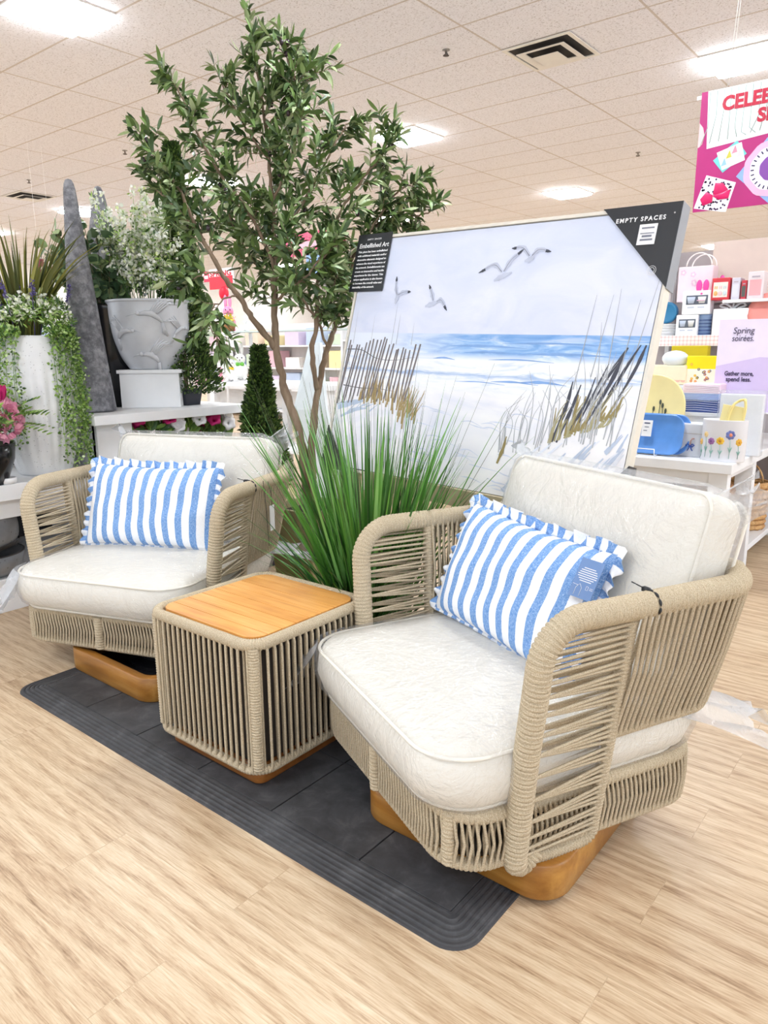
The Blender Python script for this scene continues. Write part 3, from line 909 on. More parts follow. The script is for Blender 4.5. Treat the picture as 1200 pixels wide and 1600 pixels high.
# right cluster
for k in range(34):
    x = 1.17+R_.random()*.25; hgt = R_.uniform(.08, .3)*(.4+.6*(x-1.1)/.4); gr2.append(([(x, .235+.12*(x-1.17)/.3), (x+.10*hgt, .27+hgt*.55), (x+.28*hgt, .27+hgt*.9)], .007))
strokes('painted_olive_reeds', (168, 160, 122), gr2)
for k in range(44):
    x = .96+R_.random()*.52; hgt = R_.uniform(.08, .26); gr3.append(([(x, .19+.3*(x-.96)*.6+R_.uniform(-.02, .03)), (x+R_.uniform(-.02, .02), .23+.25*(x-.96)+hgt*.6), (x+R_.uniform(-.06, .07), .25+.25*(x-.96)+hgt)], .0042))
for x, z0, x1, z1 in ((1.25, .45, 1.27, .80), (1.31, .5, 1.335, .80), (1.37, .5, 1.36, .82), (1.41, .45, 1.44, .78), (1.45, .5, 1.50, .86), (1.35, .42, 1.31, .70)): gr3.append(([(x, z0), (x1, z1)], .0045))
for x, z1 in ((.055, .75), (.17, .73), (.30, .79), (.33, .74), (.42, .70)): gr3.append(([(x, .6), (x-.006, z1)], .0025))
strokes('painted_fine_grass', (176, 178, 182), gr3)
dk = [([(1.205, .25), (1.235, .38), (1.243, .48)], [.008, .016, .014, .004]), ([(1.225, .25), (1.26, .38), (1.278, .47)], [.007, .015, .012, .004]), ([(1.33, .33), (1.39, .48), (1.42, .585)], [.004, .013, .016, .004]),
      ([(1.35, .33), (1.40, .45), (1.465, .60)], [.004, .008, .013, .003]), ([(1.335, .4), (1.385, .52), (1.43, .61)], [.004, .008, .014, .006]), ([(1.39, .44), (1.44, .55), (1.475, .62)], [.003, .006, .008, .004]), ([(1.42, .4), (1.47, .53), (1.497, .62)], [.006, .01, .014, .006]),
      ([(1.30, .33), (1.335, .44), (1.37, .55)], [.004, .01, .008, .003]), ([(1.27, .3), (1.31, .40), (1.33, .5)], [.006, .012, .008, .003])]
strokes('painted_dark_reeds', (66, 68, 80), dk)
du = []
for k in range(44):
    x = 1.02+R_.random()*.45; z = .03+R_.random()*.22*(x-.9)/.55; du.append(([(x, z), (x+.05, z+.07)], R_.choice((.008, .012, .018))))
strokes('painted_dune_strokes', (188, 200, 222), du)
strokes('painted_white_dune', (228, 232, 244), [(p, w_*.9) for p, w_ in [([(x+.03, z), (x+.08, z+.05)], .016) for x, z in [(1.02+R_.random()*.42, .03+R_.random()*.2) for _ in range(26)]]], yy=.0030)
ol = []
for k in range(20):
    x = 1.2+R_.random()*.24; ol.append(([(x, .25+.15*(x-1.2)/.3), (x+R_.uniform(-.01, .03), .33+R_.random()*.1+.1*(x-1.2))], R_.choice((.012, .018))))
strokes('painted_ochre_tufts', (150, 134, 84), ol+[([(.985, .14), (1.0, .2), (1.005, .25)], [.008, .016, .012, .004])])
strokes('painted_waves', (130, 168, 222), [([(x, z), (x+.5*l, z+.004), (x+l, z-.003)], [.001, wd, wd*.7, .001]) for x, z, l, wd in ((.62, .6, .4, .010), (.9, .615, .5, .008), (.72, .575, .3, .009), (1.0, .575, .45, .011), (.56, .545, .12, .008), (.85, .548, .3, .006), (.88, .46, .22, .008), (1.02, .465, .2, .012), (.7, .452, .25, .004))], yy=.0036)
strokes('painted_sand_marks', (214, 220, 238), [([(x, z), (x+.05, z+R_.uniform(-.015, .01)), (x+R_.uniform(.08, .16), z-.012)], [.001, .005, .003, .001]) for x, z in [(R_.uniform(.5, 1.0), R_.uniform(.02, .34)) for _ in range(34)]], yy=.0036)


def gull(c, L1_, R1_, body, col=(196, 202, 222)):
    """wings: base to tip polylines relative to c"""
    f = lambda pts: [(c[0]+x, c[1]+z) for x, z in pts]
    o = strokes('painted_gull', col, [(f(L1_), [.010, .022, .016, .004]), (f(R1_), [.010, .022, .016, .004]), (f(body), [.008, .022, .02, .006])], yy=.0026)
    tip = lambda p: [tuple(np.array(p[-2])*.45+np.array(p[-1])*.55), p[-1]]
    strokes('wing_tip', (58, 62, 72), [(f(tip(L1_)), [.012, .010, .002]), (f(tip(R1_)), [.012, .010, .002])], o, yy=.0020)
    strokes('gull_outline', (110, 112, 130), [(f(L1_), .0025), (f(R1_), .0025)], o, yy=.0018)


gull((.285, .825), [(-.005, .0), (-.02, .035), (-.028, .085)], [(.0, 0), (.035, .012), (.075, .012)], [(-.008, -.04), (-.002, -.01), (0, .01)])
gull((.50, .79), [(0, .005), (-.015, .035), (-.04, .075)], [(.02, .0), (.045, .005), (.085, -.04)], [(-.04, -.02), (-.005, -.01), (.03, .0)])
gull((.83, .905), [(0, 0), (-.045, .03), (-.115, .0)], [(.01, .0), (.035, .045), (.085, .085)], [(-.03, -.035), (.005, -.02), (.05, -.005)])
gull((.947, .962), [(0, 0), (-.04, .035), (-.09, .035)], [(.012, 0), (.04, .022), (.095, .01)], [(-.018, -.02), (.01, -.012), (.02, .005)])
# black card and corner protectors
CARD = plain((34, 36, 42), .45, .08)
LET = plain((240, 240, 242), .5, .02)
cd = MB(); cd.box((-.035, -.004, .845), (.185, -.001, 1.118)); cdo = cd.build('information_card', CARD, pic, False, bevel=.001)
text('EMPTY SPACES', .011, LET, parent=cdo, loc=(.075, -.0042, 1.088), align='CENTER', sp=1.3)
text('Embellished Art', .0295, LET, parent=cdo, loc=(.078, -.0042, 1.053), align='CENTER', bold=.0004, shear=.1)
for k, ln in enumerate(('This piece has been embellished', 'with additional materials and/or', 'decorative elements designed to', 'enhance the visual experience of', 'the artwork. Embellishments can', 'create an interactive and tactile', 'experience for the viewer. This', 'unique application is also known', 'to increase the overall value and', 'desirability of the artwork.')):
    text(ln, .0125, LET, parent=cdo, loc=(-.017, -.0042, 1.03-k*.0187), bold=.00035, width=.19 if k < 9 else .145)
b = MB(); q = np.array([(PW+.004, PH+.004), (1.232, PH+.004), (PW+.004, .815)])
b.loft([np.c_[q[:, 0], np.full(3, -.004), q[:, 1]], np.c_[q[:, 0], np.full(3, -.0015), q[:, 1]]])
b.box((1.232, -.003, PH+.0015), (PW+.004, D+.012, PH+.004))
cp = b.build('corner_protector', CARD, pic, False)
b = MB(); b.box((PW+.0015, -.004, .815), (PW+.0045, D+.014, PH+.004)); b.build('protector_side', plain((150, 153, 160), .5, .05), cp, False)
text('EMPTY SPACES', .0215, LET, parent=cp, loc=(1.29, -.0045, 1.055), bold=.0006, sp=1.35)
text('°', .02, LET, parent=cp, loc=(1.497, -.0045, 1.062))
b = MB(); b.box((1.385, -.0055, .97), (1.45, -.0043, 1.042)); st_ = b.build('price_sticker', WHITE, cp, False)
for k, (z, wd, h_) in enumerate(((1.026, .045, .005), (1.008, .05, .003), (.996, .035, .007), (.984, .045, .006))):
    b = MB(); b.box((1.4175-wd/2, -.0062, z), (1.4175+wd/2, -.0056, z+h_)); b.build('print_line', plain((120, 124, 140), .6, .1), st_, False)
b = MB()
for r in (.016, .010): b.tube([(1.46+r*math.cos(a), -.0045, .878+r*math.sin(a)) for a in np.linspace(0, 2*PI, 15)[:-1]], .0008, 4, True)
b.build('printed_emblem', LET, cp)
for sx in (1, 0):
    X_ = PW+.004 if sx else -.004; s = -1 if sx else 1
    q = np.array([(X_, -.004), (X_+s*.175, -.004), (X_, .2)]); q = q if not sx else q[::-1]
    b = MB(); b.loft([np.c_[q[:, 0], np.full(3, -.004), q[:, 1]], np.c_[q[:, 0], np.full(3, -.0015), q[:, 1]]])
    b.box((X_-.0015, -.004, -.004), (X_+.0015, D+.014, .2)); b.box((min(X_, X_+s*.175), -.003, -.004), (max(X_, X_+s*.175), D+.012, -.0015))
    b.build('corner_protector', CARD, pic, False)
# easel
EW = mat_wood('pale_easel_wood', ((150, 136, 108), (186, 172, 142), (206, 194, 168)), axis='Z', rough=.55)
ea = thing('display_easel', 'pale wooden easel standing behind the grass and carrying the beach picture', 'easel', (-1.66, 2.5, 0))


def bar(a, b, w_, d_):
    """square timber from a to b"""
    a = np.array(a); b = np.array(b); t_ = norm(b-a); s_ = norm(np.cross(t_, (0, 1, 0.01))); n_ = np.cross(s_, t_)
    L = [[p+s_*x*w_/2+n_*y*d_/2 for x, y in ((-1, -1), (1, -1), (1, 1), (-1, 1))] for p in (a, b)]
    return L


def loc_(u, y, v): return org+e1*u+e3*y+e2*v-np.array((-1.66, 2.5, 0))
for u0, u1 in ((.40, .66), (1.13, .87)):
    b = MB(); tp = loc_(u1, D+.035, .95); bt_ = loc_(u0, D+.0, -.0); dirn = (bt_-tp)/(bt_-tp)[2]; ft = bt_+dirn*(-bt_[2]-np.array((-1.66, 2.5, 0))[2]); ft[2] = 0
    b.loft(bar(ft, tp, .035, .022)); b.build('leg', EW, ea, False, bevel=.003)
b = MB(); tp = loc_(.765, D+.05, .9); ft = np.array((.02, .75, 0)); b.loft(bar(ft, tp, .03, .022)); b.build('rear_leg', EW, ea, False, bevel=.003)
b = MB(); b.loft(bar(loc_(.3, .012, -.022), loc_(1.23, .012, -.022), .075, .022)); b.build('ledge', EW, ea, False, bevel=.003)
b = MB(); b.loft(bar(loc_(.60, D+.04, .35), loc_(.93, D+.04, .35), .022, .03)); b.build('cross_bar', EW, ea, False, bevel=.003)

# ------------------------------------------------------------------ plants
SOIL = plain((58, 46, 36), .95, .2, scale=60)
BARK = mat_wood('olive_bark', ((84, 68, 54), (124, 104, 84), (160, 140, 118)), axis='Z', rough=.85)
GRASS = leafmat('grass_blades', (28, 76, 28), (98, 158, 62), .38, (128, 178, 104))
GRASSD = leafmat('dark_grass_stems', (40, 48, 34), (84, 92, 62), .6)
# ornamental grass
gp = np.array((-1.745, 2.06, 0))
t = thing('potted_grass', 'tall green ornamental grass between the two chairs, in front of the beach picture', 'plant', gp)
b = MB(); b.lathe([(.001, .0), (.105, 0), (.125, .02), (.15, .24), (.156, .25), (.15, .26), (.138, .255), (.13, .22), (.001, .22)], 28); b.build('pot', plain((52, 50, 50), .6, .1), t)
b = MB(); b.lathe([(.001, .225), (.132, .225)], 20, caps=False); b.build('soil', SOIL, t)


def blade(b, p, d, L, W, droop, rnd, seg=7):
    d = norm(d); hor = np.array((d[0], d[1], 0)); hor = norm(hor) if np.linalg.norm(hor) > 1e-3 else np.array((1, 0, 0))
    side = np.array((-hor[1], hor[0], 0)); a = RNG.uniform(-1.2, 1.2); side = norm(side*math.cos(a)+np.cross(d, side)*math.sin(a)); V = []; uv = []
    for i in range(seg+1):
        s = i/seg; c = p+d*L*s+hor*droop*L*s*s*.6-np.array((0, 0, 1))*droop*L*s**2.4*.45
        w_ = W*.5*(1-s**1.6)*(.55+.45*min(1, s*4))+.0004; f = np.cross(side, d)*w_*.35
        V += [c-side*w_+f, c, c+side*w_+f]; uv += [(rnd, s)]*3
    F_ = []
    for i in range(seg):
        k = i*3; F_ += [(k, k+1, k+4, k+3), (k+1, k+2, k+5, k+4)]
    b.add(V, F_, uv)


b = MB()
for k in range(330):
    a = RNG.uniform(0, 2*PI); r = .11*math.sqrt(RNG.random()); sp_ = RNG.uniform(.02, .55)**1.1
    p = np.array((r*math.cos(a), r*math.sin(a), .22)); d = np.array((math.cos(a)*sp_, math.sin(a)*sp_*.75, 1))
    blade(b, p, d, RNG.uniform(.55, 1.0), (RNG.uniform(.009, .020) if k % 5 else RNG.uniform(.024, .034)), RNG.uniform(0, .3), RNG.random())
for k in range(120):
    a = RNG.uniform(0, 2*PI); r = .12*math.sqrt(RNG.random()); sp_ = RNG.uniform(.5, 1.1)
    p = np.array((r*math.cos(a), r*math.sin(a), .22)); blade(b, p, (math.cos(a)*sp_, math.sin(a)*sp_*.55, 1), RNG.uniform(.35, .62), RNG.uniform(.006, .012), RNG.uniform(.1, .5), RNG.random()*.7)
b.build('blades', GRASS, t)
b = MB()
for k in range(80):
    a = RNG.uniform(0, 2*PI); sp_ = RNG.uniform(.05, .62)
    p = np.array((.06*math.cos(a), .06*math.sin(a), .22)); d = norm((math.cos(a)*sp_, math.sin(a)*sp_*.7, 1)); L = RNG.uniform(.7, 1.12)
    b.tube([p, p+d*L*.5, p+d*L], [.0016, .0012, .0004], 4, cap=False)
b.build('wiry_stems', GRASSD, t)

# olive tree
OLIVE = leafmat('olive_leaves', (48, 72, 38), (114, 140, 76), .45, (178, 188, 146))
tb = atz(468, 815, .50)*0+np.array((-2.60, 2.60, 0))
t = thing('olive_tree', 'tall artificial olive tree with dark fruits in an olive-beige planter behind the chairs', 'tree', tb)
b = MB(); sq = lambda h, z: loop3(rrect(h, h, .02, 4), z)
b.loft([sq(.115, 0), sq(.12, .01), sq(.165, .5), sq(.168, .52), sq(.15, .52), sq(.14, .48)], False); b.add(loop3(rrect(.115, .115, .02, 4), .0), [tuple(range(19, -1, -1))])
b.build('planter', plain((150, 142, 100), .5, .08), t, False)
b = MB(); b.add(loop3(rrect(.142, .142, .02, 4), .485), [tuple(range(20))]); b.build('soil', SOIL, t, False)


def W_(px, py, d): return atd(px, py, d)-tb
D0 = 3.62
base = np.array((0, 0, .48))
stems = [  # (points as (px, py, depth), r0, r1, bare fraction)
    ([base, W_(470, 690, D0), W_(446, 610, D0), W_(432, 540, D0), W_(428, 470, D0), W_(430, 400, D0), W_(427, 330, D0), W_(420, 250, D0), W_(408, 150, D0), W_(392, 48, D0)], .024, .004, .42),
    ([W_(434, 545, D0), W_(400, 505, 3.58), W_(372, 462, 3.55), W_(345, 425, 3.5), W_(315, 370, 3.45), W_(290, 320, 3.42), W_(262, 265, 3.4), W_(232, 222, 3.4)], .017, .003, .45),
    ([base+np.array((.03, .01, 0)), W_(487, 690, D0), W_(497, 610, 3.66), W_(512, 545, 3.72), W_(526, 500, 3.78), W_(540, 440, 3.84), W_(560, 385, 3.9), W_(600, 345, 3.92), W_(650, 337, 3.92), W_(672, 332, 3.92)], .02, .003, .5),
    ([W_(497, 612, 3.66), W_(488, 560, 3.6), W_(495, 500, 3.6), W_(500, 430, 3.62), W_(528, 340, 3.66), W_(566, 280, 3.7), W_(598, 240, 3.72), W_(608, 208, 3.72)], .014, .003, .35),
    ([W_(430, 400, D0), W_(466, 330, 3.66), W_(500, 270, 3.7), W_(526, 220, 3.7), W_(544, 192, 3.7)], .009, .003, .05),
    ([W_(430, 420, D0), W_(398, 345, 3.55), W_(350, 280, 3.5), W_(312, 215, 3.48), W_(286, 155, 3.46), W_(274, 128, 3.46)], .009, .003, .1),
    ([W_(426, 320, D0), W_(456, 240, 3.58), W_(470, 175, 3.56), W_(458, 115, 3.55), W_(440, 78, 3.55)], .007, .003, .05),
    ([W_(345, 425, 3.5), W_(318, 428, 3.42), W_(292, 440, 3.4)], .005, .002, .3),
    ([W_(318, 375, 3.46), W_(280, 330, 3.4), W_(248, 300, 3.38)], .006, .003, .1),
    ([W_(545, 430, 3.84), W_(585, 350, 3.84), W_(620, 300, 3.82), W_(648, 288, 3.82)], .007, .003, .1),
    ([W_(420, 250, D0), W_(378, 190, 3.6), W_(348, 132, 3.58)], .006, .003, .05),
    ([W_(415, 200, D0), W_(470, 140, 3.66), W_(492, 110, 3.66)], .006, .003, .05),
    ([W_(430, 470, D0), W_(470, 440, 3.5), W_(505, 400, 3.5), W_(530, 380, 3.56)], .007, .003, .1),
    ([W_(428, 440, D0), W_(390, 400, 3.75), W_(360, 340, 3.8), W_(345, 290, 3.82)], .007, .003, .1),
    ([W_(495, 500, 3.6), W_(470, 460, 3.52), W_(455, 380, 3.5)], .007, .003, .1),
    ([W_(512, 545, 3.72), W_(500, 500, 3.66), W_(520, 450, 3.62), W_(530, 410, 3.62)], .007, .003, .2),
    ([W_(372, 462, 3.55), W_(345, 470, 3.5), W_(325, 500, 3.48), W_(340, 530, 3.48)], .005, .002, .3),
]
tr = MB(); lf = MB(); ol_pts = []
def twig(p, d, L, n, big=1.14):
    d = norm(d); q = [p]; 
    bend = norm(RNG.normal(size=3))*.35
    for i in range(1, 6):
        dd = norm(d+bend*i/5+np.array((0, 0, .12*i/5))); q.append(q[-1]+dd*L/5)
    q = np.array(q); tr.tube(q, np.linspace(.0022, .0009, 6), 5, cap=False)
    for k in range(n):
        s = .12+.88*(k+RNG.random()*.5)/n; i = min(4, int(s*5)); c = q[i]+(q[i+1]-q[i])*(s*5-i); ax = norm(q[i+1]-q[i])
        sd = norm(np.cross(ax, RNG.normal(size=3))); out = norm(ax*.75+sd*.85); 
        lf.leaf(c, out, np.cross(out, norm(RNG.normal(size=3)+np.array((0, 0, 1.5)))), RNG.uniform(.05, .085)*big, RNG.uniform(.014, .022)*big, RNG.uniform(.2, 1.3), .2, 5, RNG.random()**1.2)
        if k % 2 == 0:
            out = norm(ax*.75-sd*.85); lf.leaf(c, out, np.cross(out, norm(RNG.normal(size=3)+np.array((0, 0, 1.5)))), RNG.uniform(.05, .08)*big, RNG.uniform(.014, .021)*big, RNG.uniform(.2, 1.3), .2, 5, RNG.random()**1.2)
    for _ in range(2): lf.leaf(q[-1], norm(d+RNG.normal(size=3)*.3), RNG.normal(size=3), .07*big, .016*big, .2, .2, 4, RNG.random())
    if RNG.random() < .14: ol_pts.append(q[3]+norm(RNG.normal(size=3))*.035)
for pts, r0, r1, bare in stems:
    q = smooth_path(pts, 6); n = len(q); rr_ = np.linspace(r0, r1, n)*(1+.08*np.sin(np.arange(n)*1.7)+.05*RNG.normal(size=n))
    q = q+RNG.normal(size=q.shape)*.003; tr.tube(q, rr_, 8)
    d = np.r_[0, np.cumsum(np.linalg.norm(np.diff(q, axis=0), axis=1))]; Lt = d[-1]
    s = bare*Lt
    while s < Lt:
        i = min(n-2, int(np.searchsorted(d, s))-0); i = max(0, min(n-2, i)); ax = norm(q[i+1]-q[i]); sd = norm(np.cross(ax, RNG.normal(size=3)))
        u = (s/Lt-bare)/(1-bare); twig(q[i], ax*.6+sd*.9, RNG.uniform(.09, .19)*(1-.35*u), int(RNG.uniform(6, 10)))
        s += .029
    twig(q[-1], q[-1]-q[-2], .1, 7)
tr.build('trunk_and_branches', BARK, t); lf.build('leaves', OLIVE, t)
OLV = plain((44, 26, 34), .3, .2)
for k, p in enumerate(ol_pts[:40]):
    b = MB(); b.ball((0, 0, 0), .0105, 10, 8, (1, 1, 1.35)); b.build('olive', OLV, t, loc=tuple(p))
# ------------------------------------------------------------------ white stepped display shelf at the left
t = thing('display_shelf', 'white stepped display shelf behind the left chair, carrying the planters', 'shelf', (-4.2, 2.0, 0))
SX = -3.66
def sbox(a, b, name, mt=WHITE, par=None, bev=.003):
    m = MB(); m.box(tuple(np.array(a)-np.array((-4.2, 2.0, 0))), tuple(np.array(b)-np.array((-4.2, 2.0, 0)))); return m.build(name, mt, par or t, False, bevel=bev)
sbox((-4.6, .55, .575), (SX, 2.62, .655), 'lower_shelf'); sbox((-4.55, .6, .48), (SX-.045, 2.6, .575), 'apron')
sbox((-4.95, 2.07, .90), (SX, 3.12, .952), 'upper_shelf'); sbox((-4.9, 2.12, .655), (-3.76, 2.16, .90), 'side_panel'); sbox((-3.79, 2.12, .655), (-3.74, 2.34, .90), 'front_panel')
sbox((-4.9, 3.03, 0), (-3.76, 3.07, .90), 'side_panel'); sbox((-4.55, .6, 0), (SX-.05, 2.6, .17), 'plinth'); sbox((-4.6, 2.62, .4), (SX-.06, 3.03, .44), 'planting_shelf')
sbox((-4.56, .6, .17), (-4.52, 2.6, .48), 'back_panel', plain((60, 60, 64), .7, .1)); sbox((-4.55, 2.2, .17), (SX-.05, 2.25, .48), 'divider')

SPECK = mat_speckle('white_speckled_stone', (240, 240, 240), (120, 118, 114), 60, base2=(222, 222, 224))
CONC = mat_concrete()
GREEN1 = leafmat('mixed_foliage', (44, 84, 36), (150, 186, 84), .5, (206, 222, 170))
FLAX = leafmat('flax_blades', (56, 66, 24), (134, 134, 56), .45, (164, 160, 90))
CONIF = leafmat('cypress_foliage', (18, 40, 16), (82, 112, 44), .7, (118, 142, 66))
EUC = leafmat('eucalyptus_leaves', (56, 84, 58), (112, 140, 98), .5, (160, 178, 120))
WFLOW = leafmat('white_blossom', (222, 226, 206), (250, 250, 246), .6, (222, 232, 160))
LAV = leafmat('lavender_spikes', (60, 52, 104), (128, 118, 176), .7)
BLKGL = plain((22, 22, 26), .2, .1)


def rdir(zb=0.0):
    v = RNG.normal(size=3); v[2] += zb; return norm(v)


def puff(b, c, r, n, L, W, zb=0.2, rnd=None):
    for _ in range(n):
        d = rdir(zb); p = np.array(c)+d*r*RNG.uniform(.3, 1)
        b.leaf(p, norm(d+RNG.normal(size=3)*.5), RNG.normal(size=3), L*RNG.uniform(.7, 1.3), W*RNG.uniform(.7, 1.3), .2, .2, 2, RNG.random() if rnd is None else rnd*RNG.uniform(.8, 1.1))


# tall ribbed white planter
vx, vy = -3.88, 1.885
t = thing('ribbed_planter', 'tall white speckled ribbed planter with flax, lavender and trailing greenery at the left edge', 'planter', (vx, vy, .656))
prof = [(.02, 0), (.125, 0), (.135, .012), (.158, .1), (.182, .25), (.197, .40), (.198, .5), (.188, .62), (.170, .70), (.165, .715), (.153, .715), (.150, .69)]
sm = smooth_path([(r, 0, z) for r, z in prof[2:-3]], 4); prof2 = prof[:2]+[(p[0], p[2]) for p in sm]+prof[-3:]
rib = lambda r, z, a: r*(1+.030*math.sin(PI*min(1, z/.62))*(math.cos(22*a+1.2*math.sin(3*a)+2*z)))
b = MB(); b.lathe(prof2, 132, fn=lambda r, z, a: rib(r, z, a) if .03 < z < .64 and r > .14 else r); b.build('pot', SPECK, t)
b = MB(); b.lathe([(.001, .68), (.152, .68)], 20, caps=False); b.build('soil', SOIL, t)
b = MB()
for k in range(120):
    a = RNG.uniform(0, 2*PI); p = np.array((-.03+.07*math.cos(a), -.02+.07*math.sin(a), .70)); sp_ = RNG.uniform(.02, .30)
    blade(b, p, (math.cos(a)*sp_-.02, math.sin(a)*sp_, 1), RNG.uniform(.45, .78), RNG.uniform(.016, .030), RNG.uniform(.15, .65), RNG.random(), 9)
b.build('flax', FLAX, t)
b = MB(); bw_ = MB()
for k in range(230):
    a = RNG.uniform(0, 2*PI); r = .20*math.sqrt(RNG.random()); c = (r*math.cos(a), r*math.sin(a), .72+.20*math.sqrt(max(0, 1-(r/.22)**2))*RNG.uniform(.45, 1)); puff(b, c, .03, 9, .035, .009, .5)
    if k % 2 == 0: puff(bw_, np.array(c)+np.array((0, 0, .025)), .026, 12, .017, .015, .6)
b.build('filler_foliage', GREEN1, t); bw_.build('filler_blossom', WFLOW, t)
for k in range(14):
    a = RNG.uniform(0, 2*PI); r = .16*math.sqrt(RNG.random()); c = np.array((r*math.cos(a), r*math.sin(a), .70)); d = norm((math.cos(a)*.3, math.sin(a)*.3, 1)); L = RNG.uniform(.2, .32)
    b = MB(); b.tube([c, c+d*L], .002, 5, cap=False)
    for j in range(14): puff(b, c+d*(L-.07+.075*j/14), .010, 4, .012, .009, .3)
    b.build('lavender_spike', LAV, t)
for sgn, na, lng in ((1, 17, .66), (-1, 9, .5)):
    b = MB()
    for k in range(na):
        a = (-.35 if sgn > 0 else PI+.55+1.3)+RNG.uniform(-.55, .55)+(.85 if sgn > 0 else 0); L = lng*RNG.uniform(.5, 1.05)
        o_ = np.array((math.cos(a), math.sin(a), 0)); p0 = o_*.14+np.array((0, 0, .70)); q = smooth_path([p0, o_*.19+np.array((0, 0, .74)), o_*.215+np.array((0, 0, .66)), o_*(.225+.02*RNG.random())+np.array((0, 0, .68-L*.6)), o_*.225+np.array((.01, .01, .68-L))], 6)
        b.tube(q, .0014, 4, cap=False)
        for c in q[4:]: puff(b, c, .026, 7, .017, .013, 0)
    b.build('trailing_vine', GREEN1, t)

# pink hydrangea arrangement at the very left edge
hx_, hy_ = -3.76, 1.52
t = thing('flower_pot', 'black pot of pink hydrangea and magenta tulips at the very left edge of the picture', 'flowers', (hx_, hy_, .656))
b = MB(); b.lathe([(.02, 0), (.10, 0), (.145, .12), (.155, .20), (.145, .20), (.13, .17), (.02, .17)], 24); b.build('pot', BLKGL, t)
PINK = leafmat('pink_petals', (196, 110, 140), (236, 172, 190), .6); MAG = leafmat('magenta_petals', (160, 10, 80), (220, 50, 130), .45)
b = MB(); c = np.array((.085, .075, .315))
for k in range(190):
    d = rdir(.1); p = c+d*.085; b.leaf(p, norm(np.cross(d, RNG.normal(size=3))+d*.4), d, .036, .03, .3, .1, 2, RNG.random())
b.build('hydrangea_head', PINK, t)
for dx_, dy_ in ((.085, .085), (-.02, .0)):
    b = MB(); c = np.array((dx_, dy_, .41))
    for k in range(9):
        a = k*2.4; o_ = np.array((math.cos(a), math.sin(a), 0)); b.leaf(c+o_*.012, norm(o_*.35+np.array((0, 0, 1))), np.cross(o_, (0, 0, 1)), .075, .05, -.4 if k < 5 else -.1, .3, 4, RNG.random())
    b.tube([c, c*.5+np.array((0, 0, .1))], .004, 5); b.build('tulip', MAG, t)
b = MB()
for k in range(26):
    a = RNG.uniform(0, 2*PI); d = norm((math.cos(a), math.sin(a), RNG.uniform(.2, 1.2))); p = np.array((.05, .05, .27)); L = RNG.uniform(.18, .34)
    for j in range(12):
        s = (j+1)/12; pp_ = p+d*L*s+np.array((0, 0, -.10*s*s)); sd = norm(np.cross(d, (0, 0, 1)))
        for sg in (1, -1): b.leaf(pp_, norm(d*.7+sd*sg), (0, 0, 1), .042, .009, .3, .2, 2, RNG.random()*.8)
b.build('fern_leaves', GREEN1, t)
b = MB(); b.lathe([(.001, 0), (.04, 0), (.045, .01), (.045, .028), (.04, .03), (.037, .013), (.001, .013)], 24); o = b.build('saucer', WHITE, None, loc=(-3.70, 1.60, .656)); tag(o, 'small white saucer on the lower shelf at the left edge beside the ribbed planter', 'saucer')
for k, (x, y, r, h, lb) in enumerate(((-4.3, 1.66, .2, .42, 'black planter in shadow behind the pink hydrangea'), (-4.28, 2.02, .17, .5, 'black planter hidden behind the ribbed white planter'), )):
    t = thing('planter', lb, 'planter', (x, y, .656)); b = MB(); b.lathe([(.02, 0), (r*.75, 0), (r, h), (r*1.04, h), (r*1.04, h+.02), (r*.92, h+.02), (r*.9, h-.03), (.02, h-.03)], 28); b.build('pot', plain((26, 26, 28), .5, .1), t)
    b = MB()
    for _ in range(120): blade(b, (RNG.normal()*.05, RNG.normal()*.05, h), (RNG.normal()*.3, RNG.normal()*.3, 1), RNG.uniform(.15, .3), .012, .4, RNG.random()*.5, 4)
    b.build('leaves', GREEN1, t)
# glazed grey pots below
GLZ = mat_speckle('grey_glaze', (150, 152, 156), (90, 92, 96), 30, rough=.18, base2=(122, 124, 130))
t = thing('glazed_pot', 'large glossy grey glazed pot on the floor level of the white shelf, lower left edge', 'pot', (-3.88, 1.52, .30), 0); t.rotation_euler = (.10, -.06, 0)
b = MB(); b.lathe([(p[0], p[2]) for p in smooth_path([(.11, 0, 0), (.16, 0, .02), (.185, 0, .09), (.18, 0, .18), (.155, 0, .25), (.14, 0, .265)], 5)]+[(.13, .262), (.135, .22)], 40); b.build('body', GLZ, t)
b = MB(); b.lathe([(.168, .018), (.178, .012), (.176, .03)], 40, caps=False); b.tube([(.181*math.cos(a), .181*math.sin(a), .14+.03*math.sin(a*2)) for a in np.linspace(.2, -1.4, 14)], .0012, 4); b.build('dark_line', plain((52, 50, 50), .5, .1), t)
t = thing('glazed_bowl', 'shallow grey glazed bowl under the glossy grey pot, lower left edge', 'bowl', (-3.88, 1.52, .172))
b = MB(); b.lathe([(.02, 0), (.13, 0), (.17, .03), (.19, .115), (.182, .118), (.16, .04), (.02, .02)], 40); b.build('body', GLZ, t)
b = MB(); b.lathe([(.189, .112), (.191, .118), (.182, .121)], 40, caps=False); b.build('rim', plain((44, 40, 40), .4, .1), t)

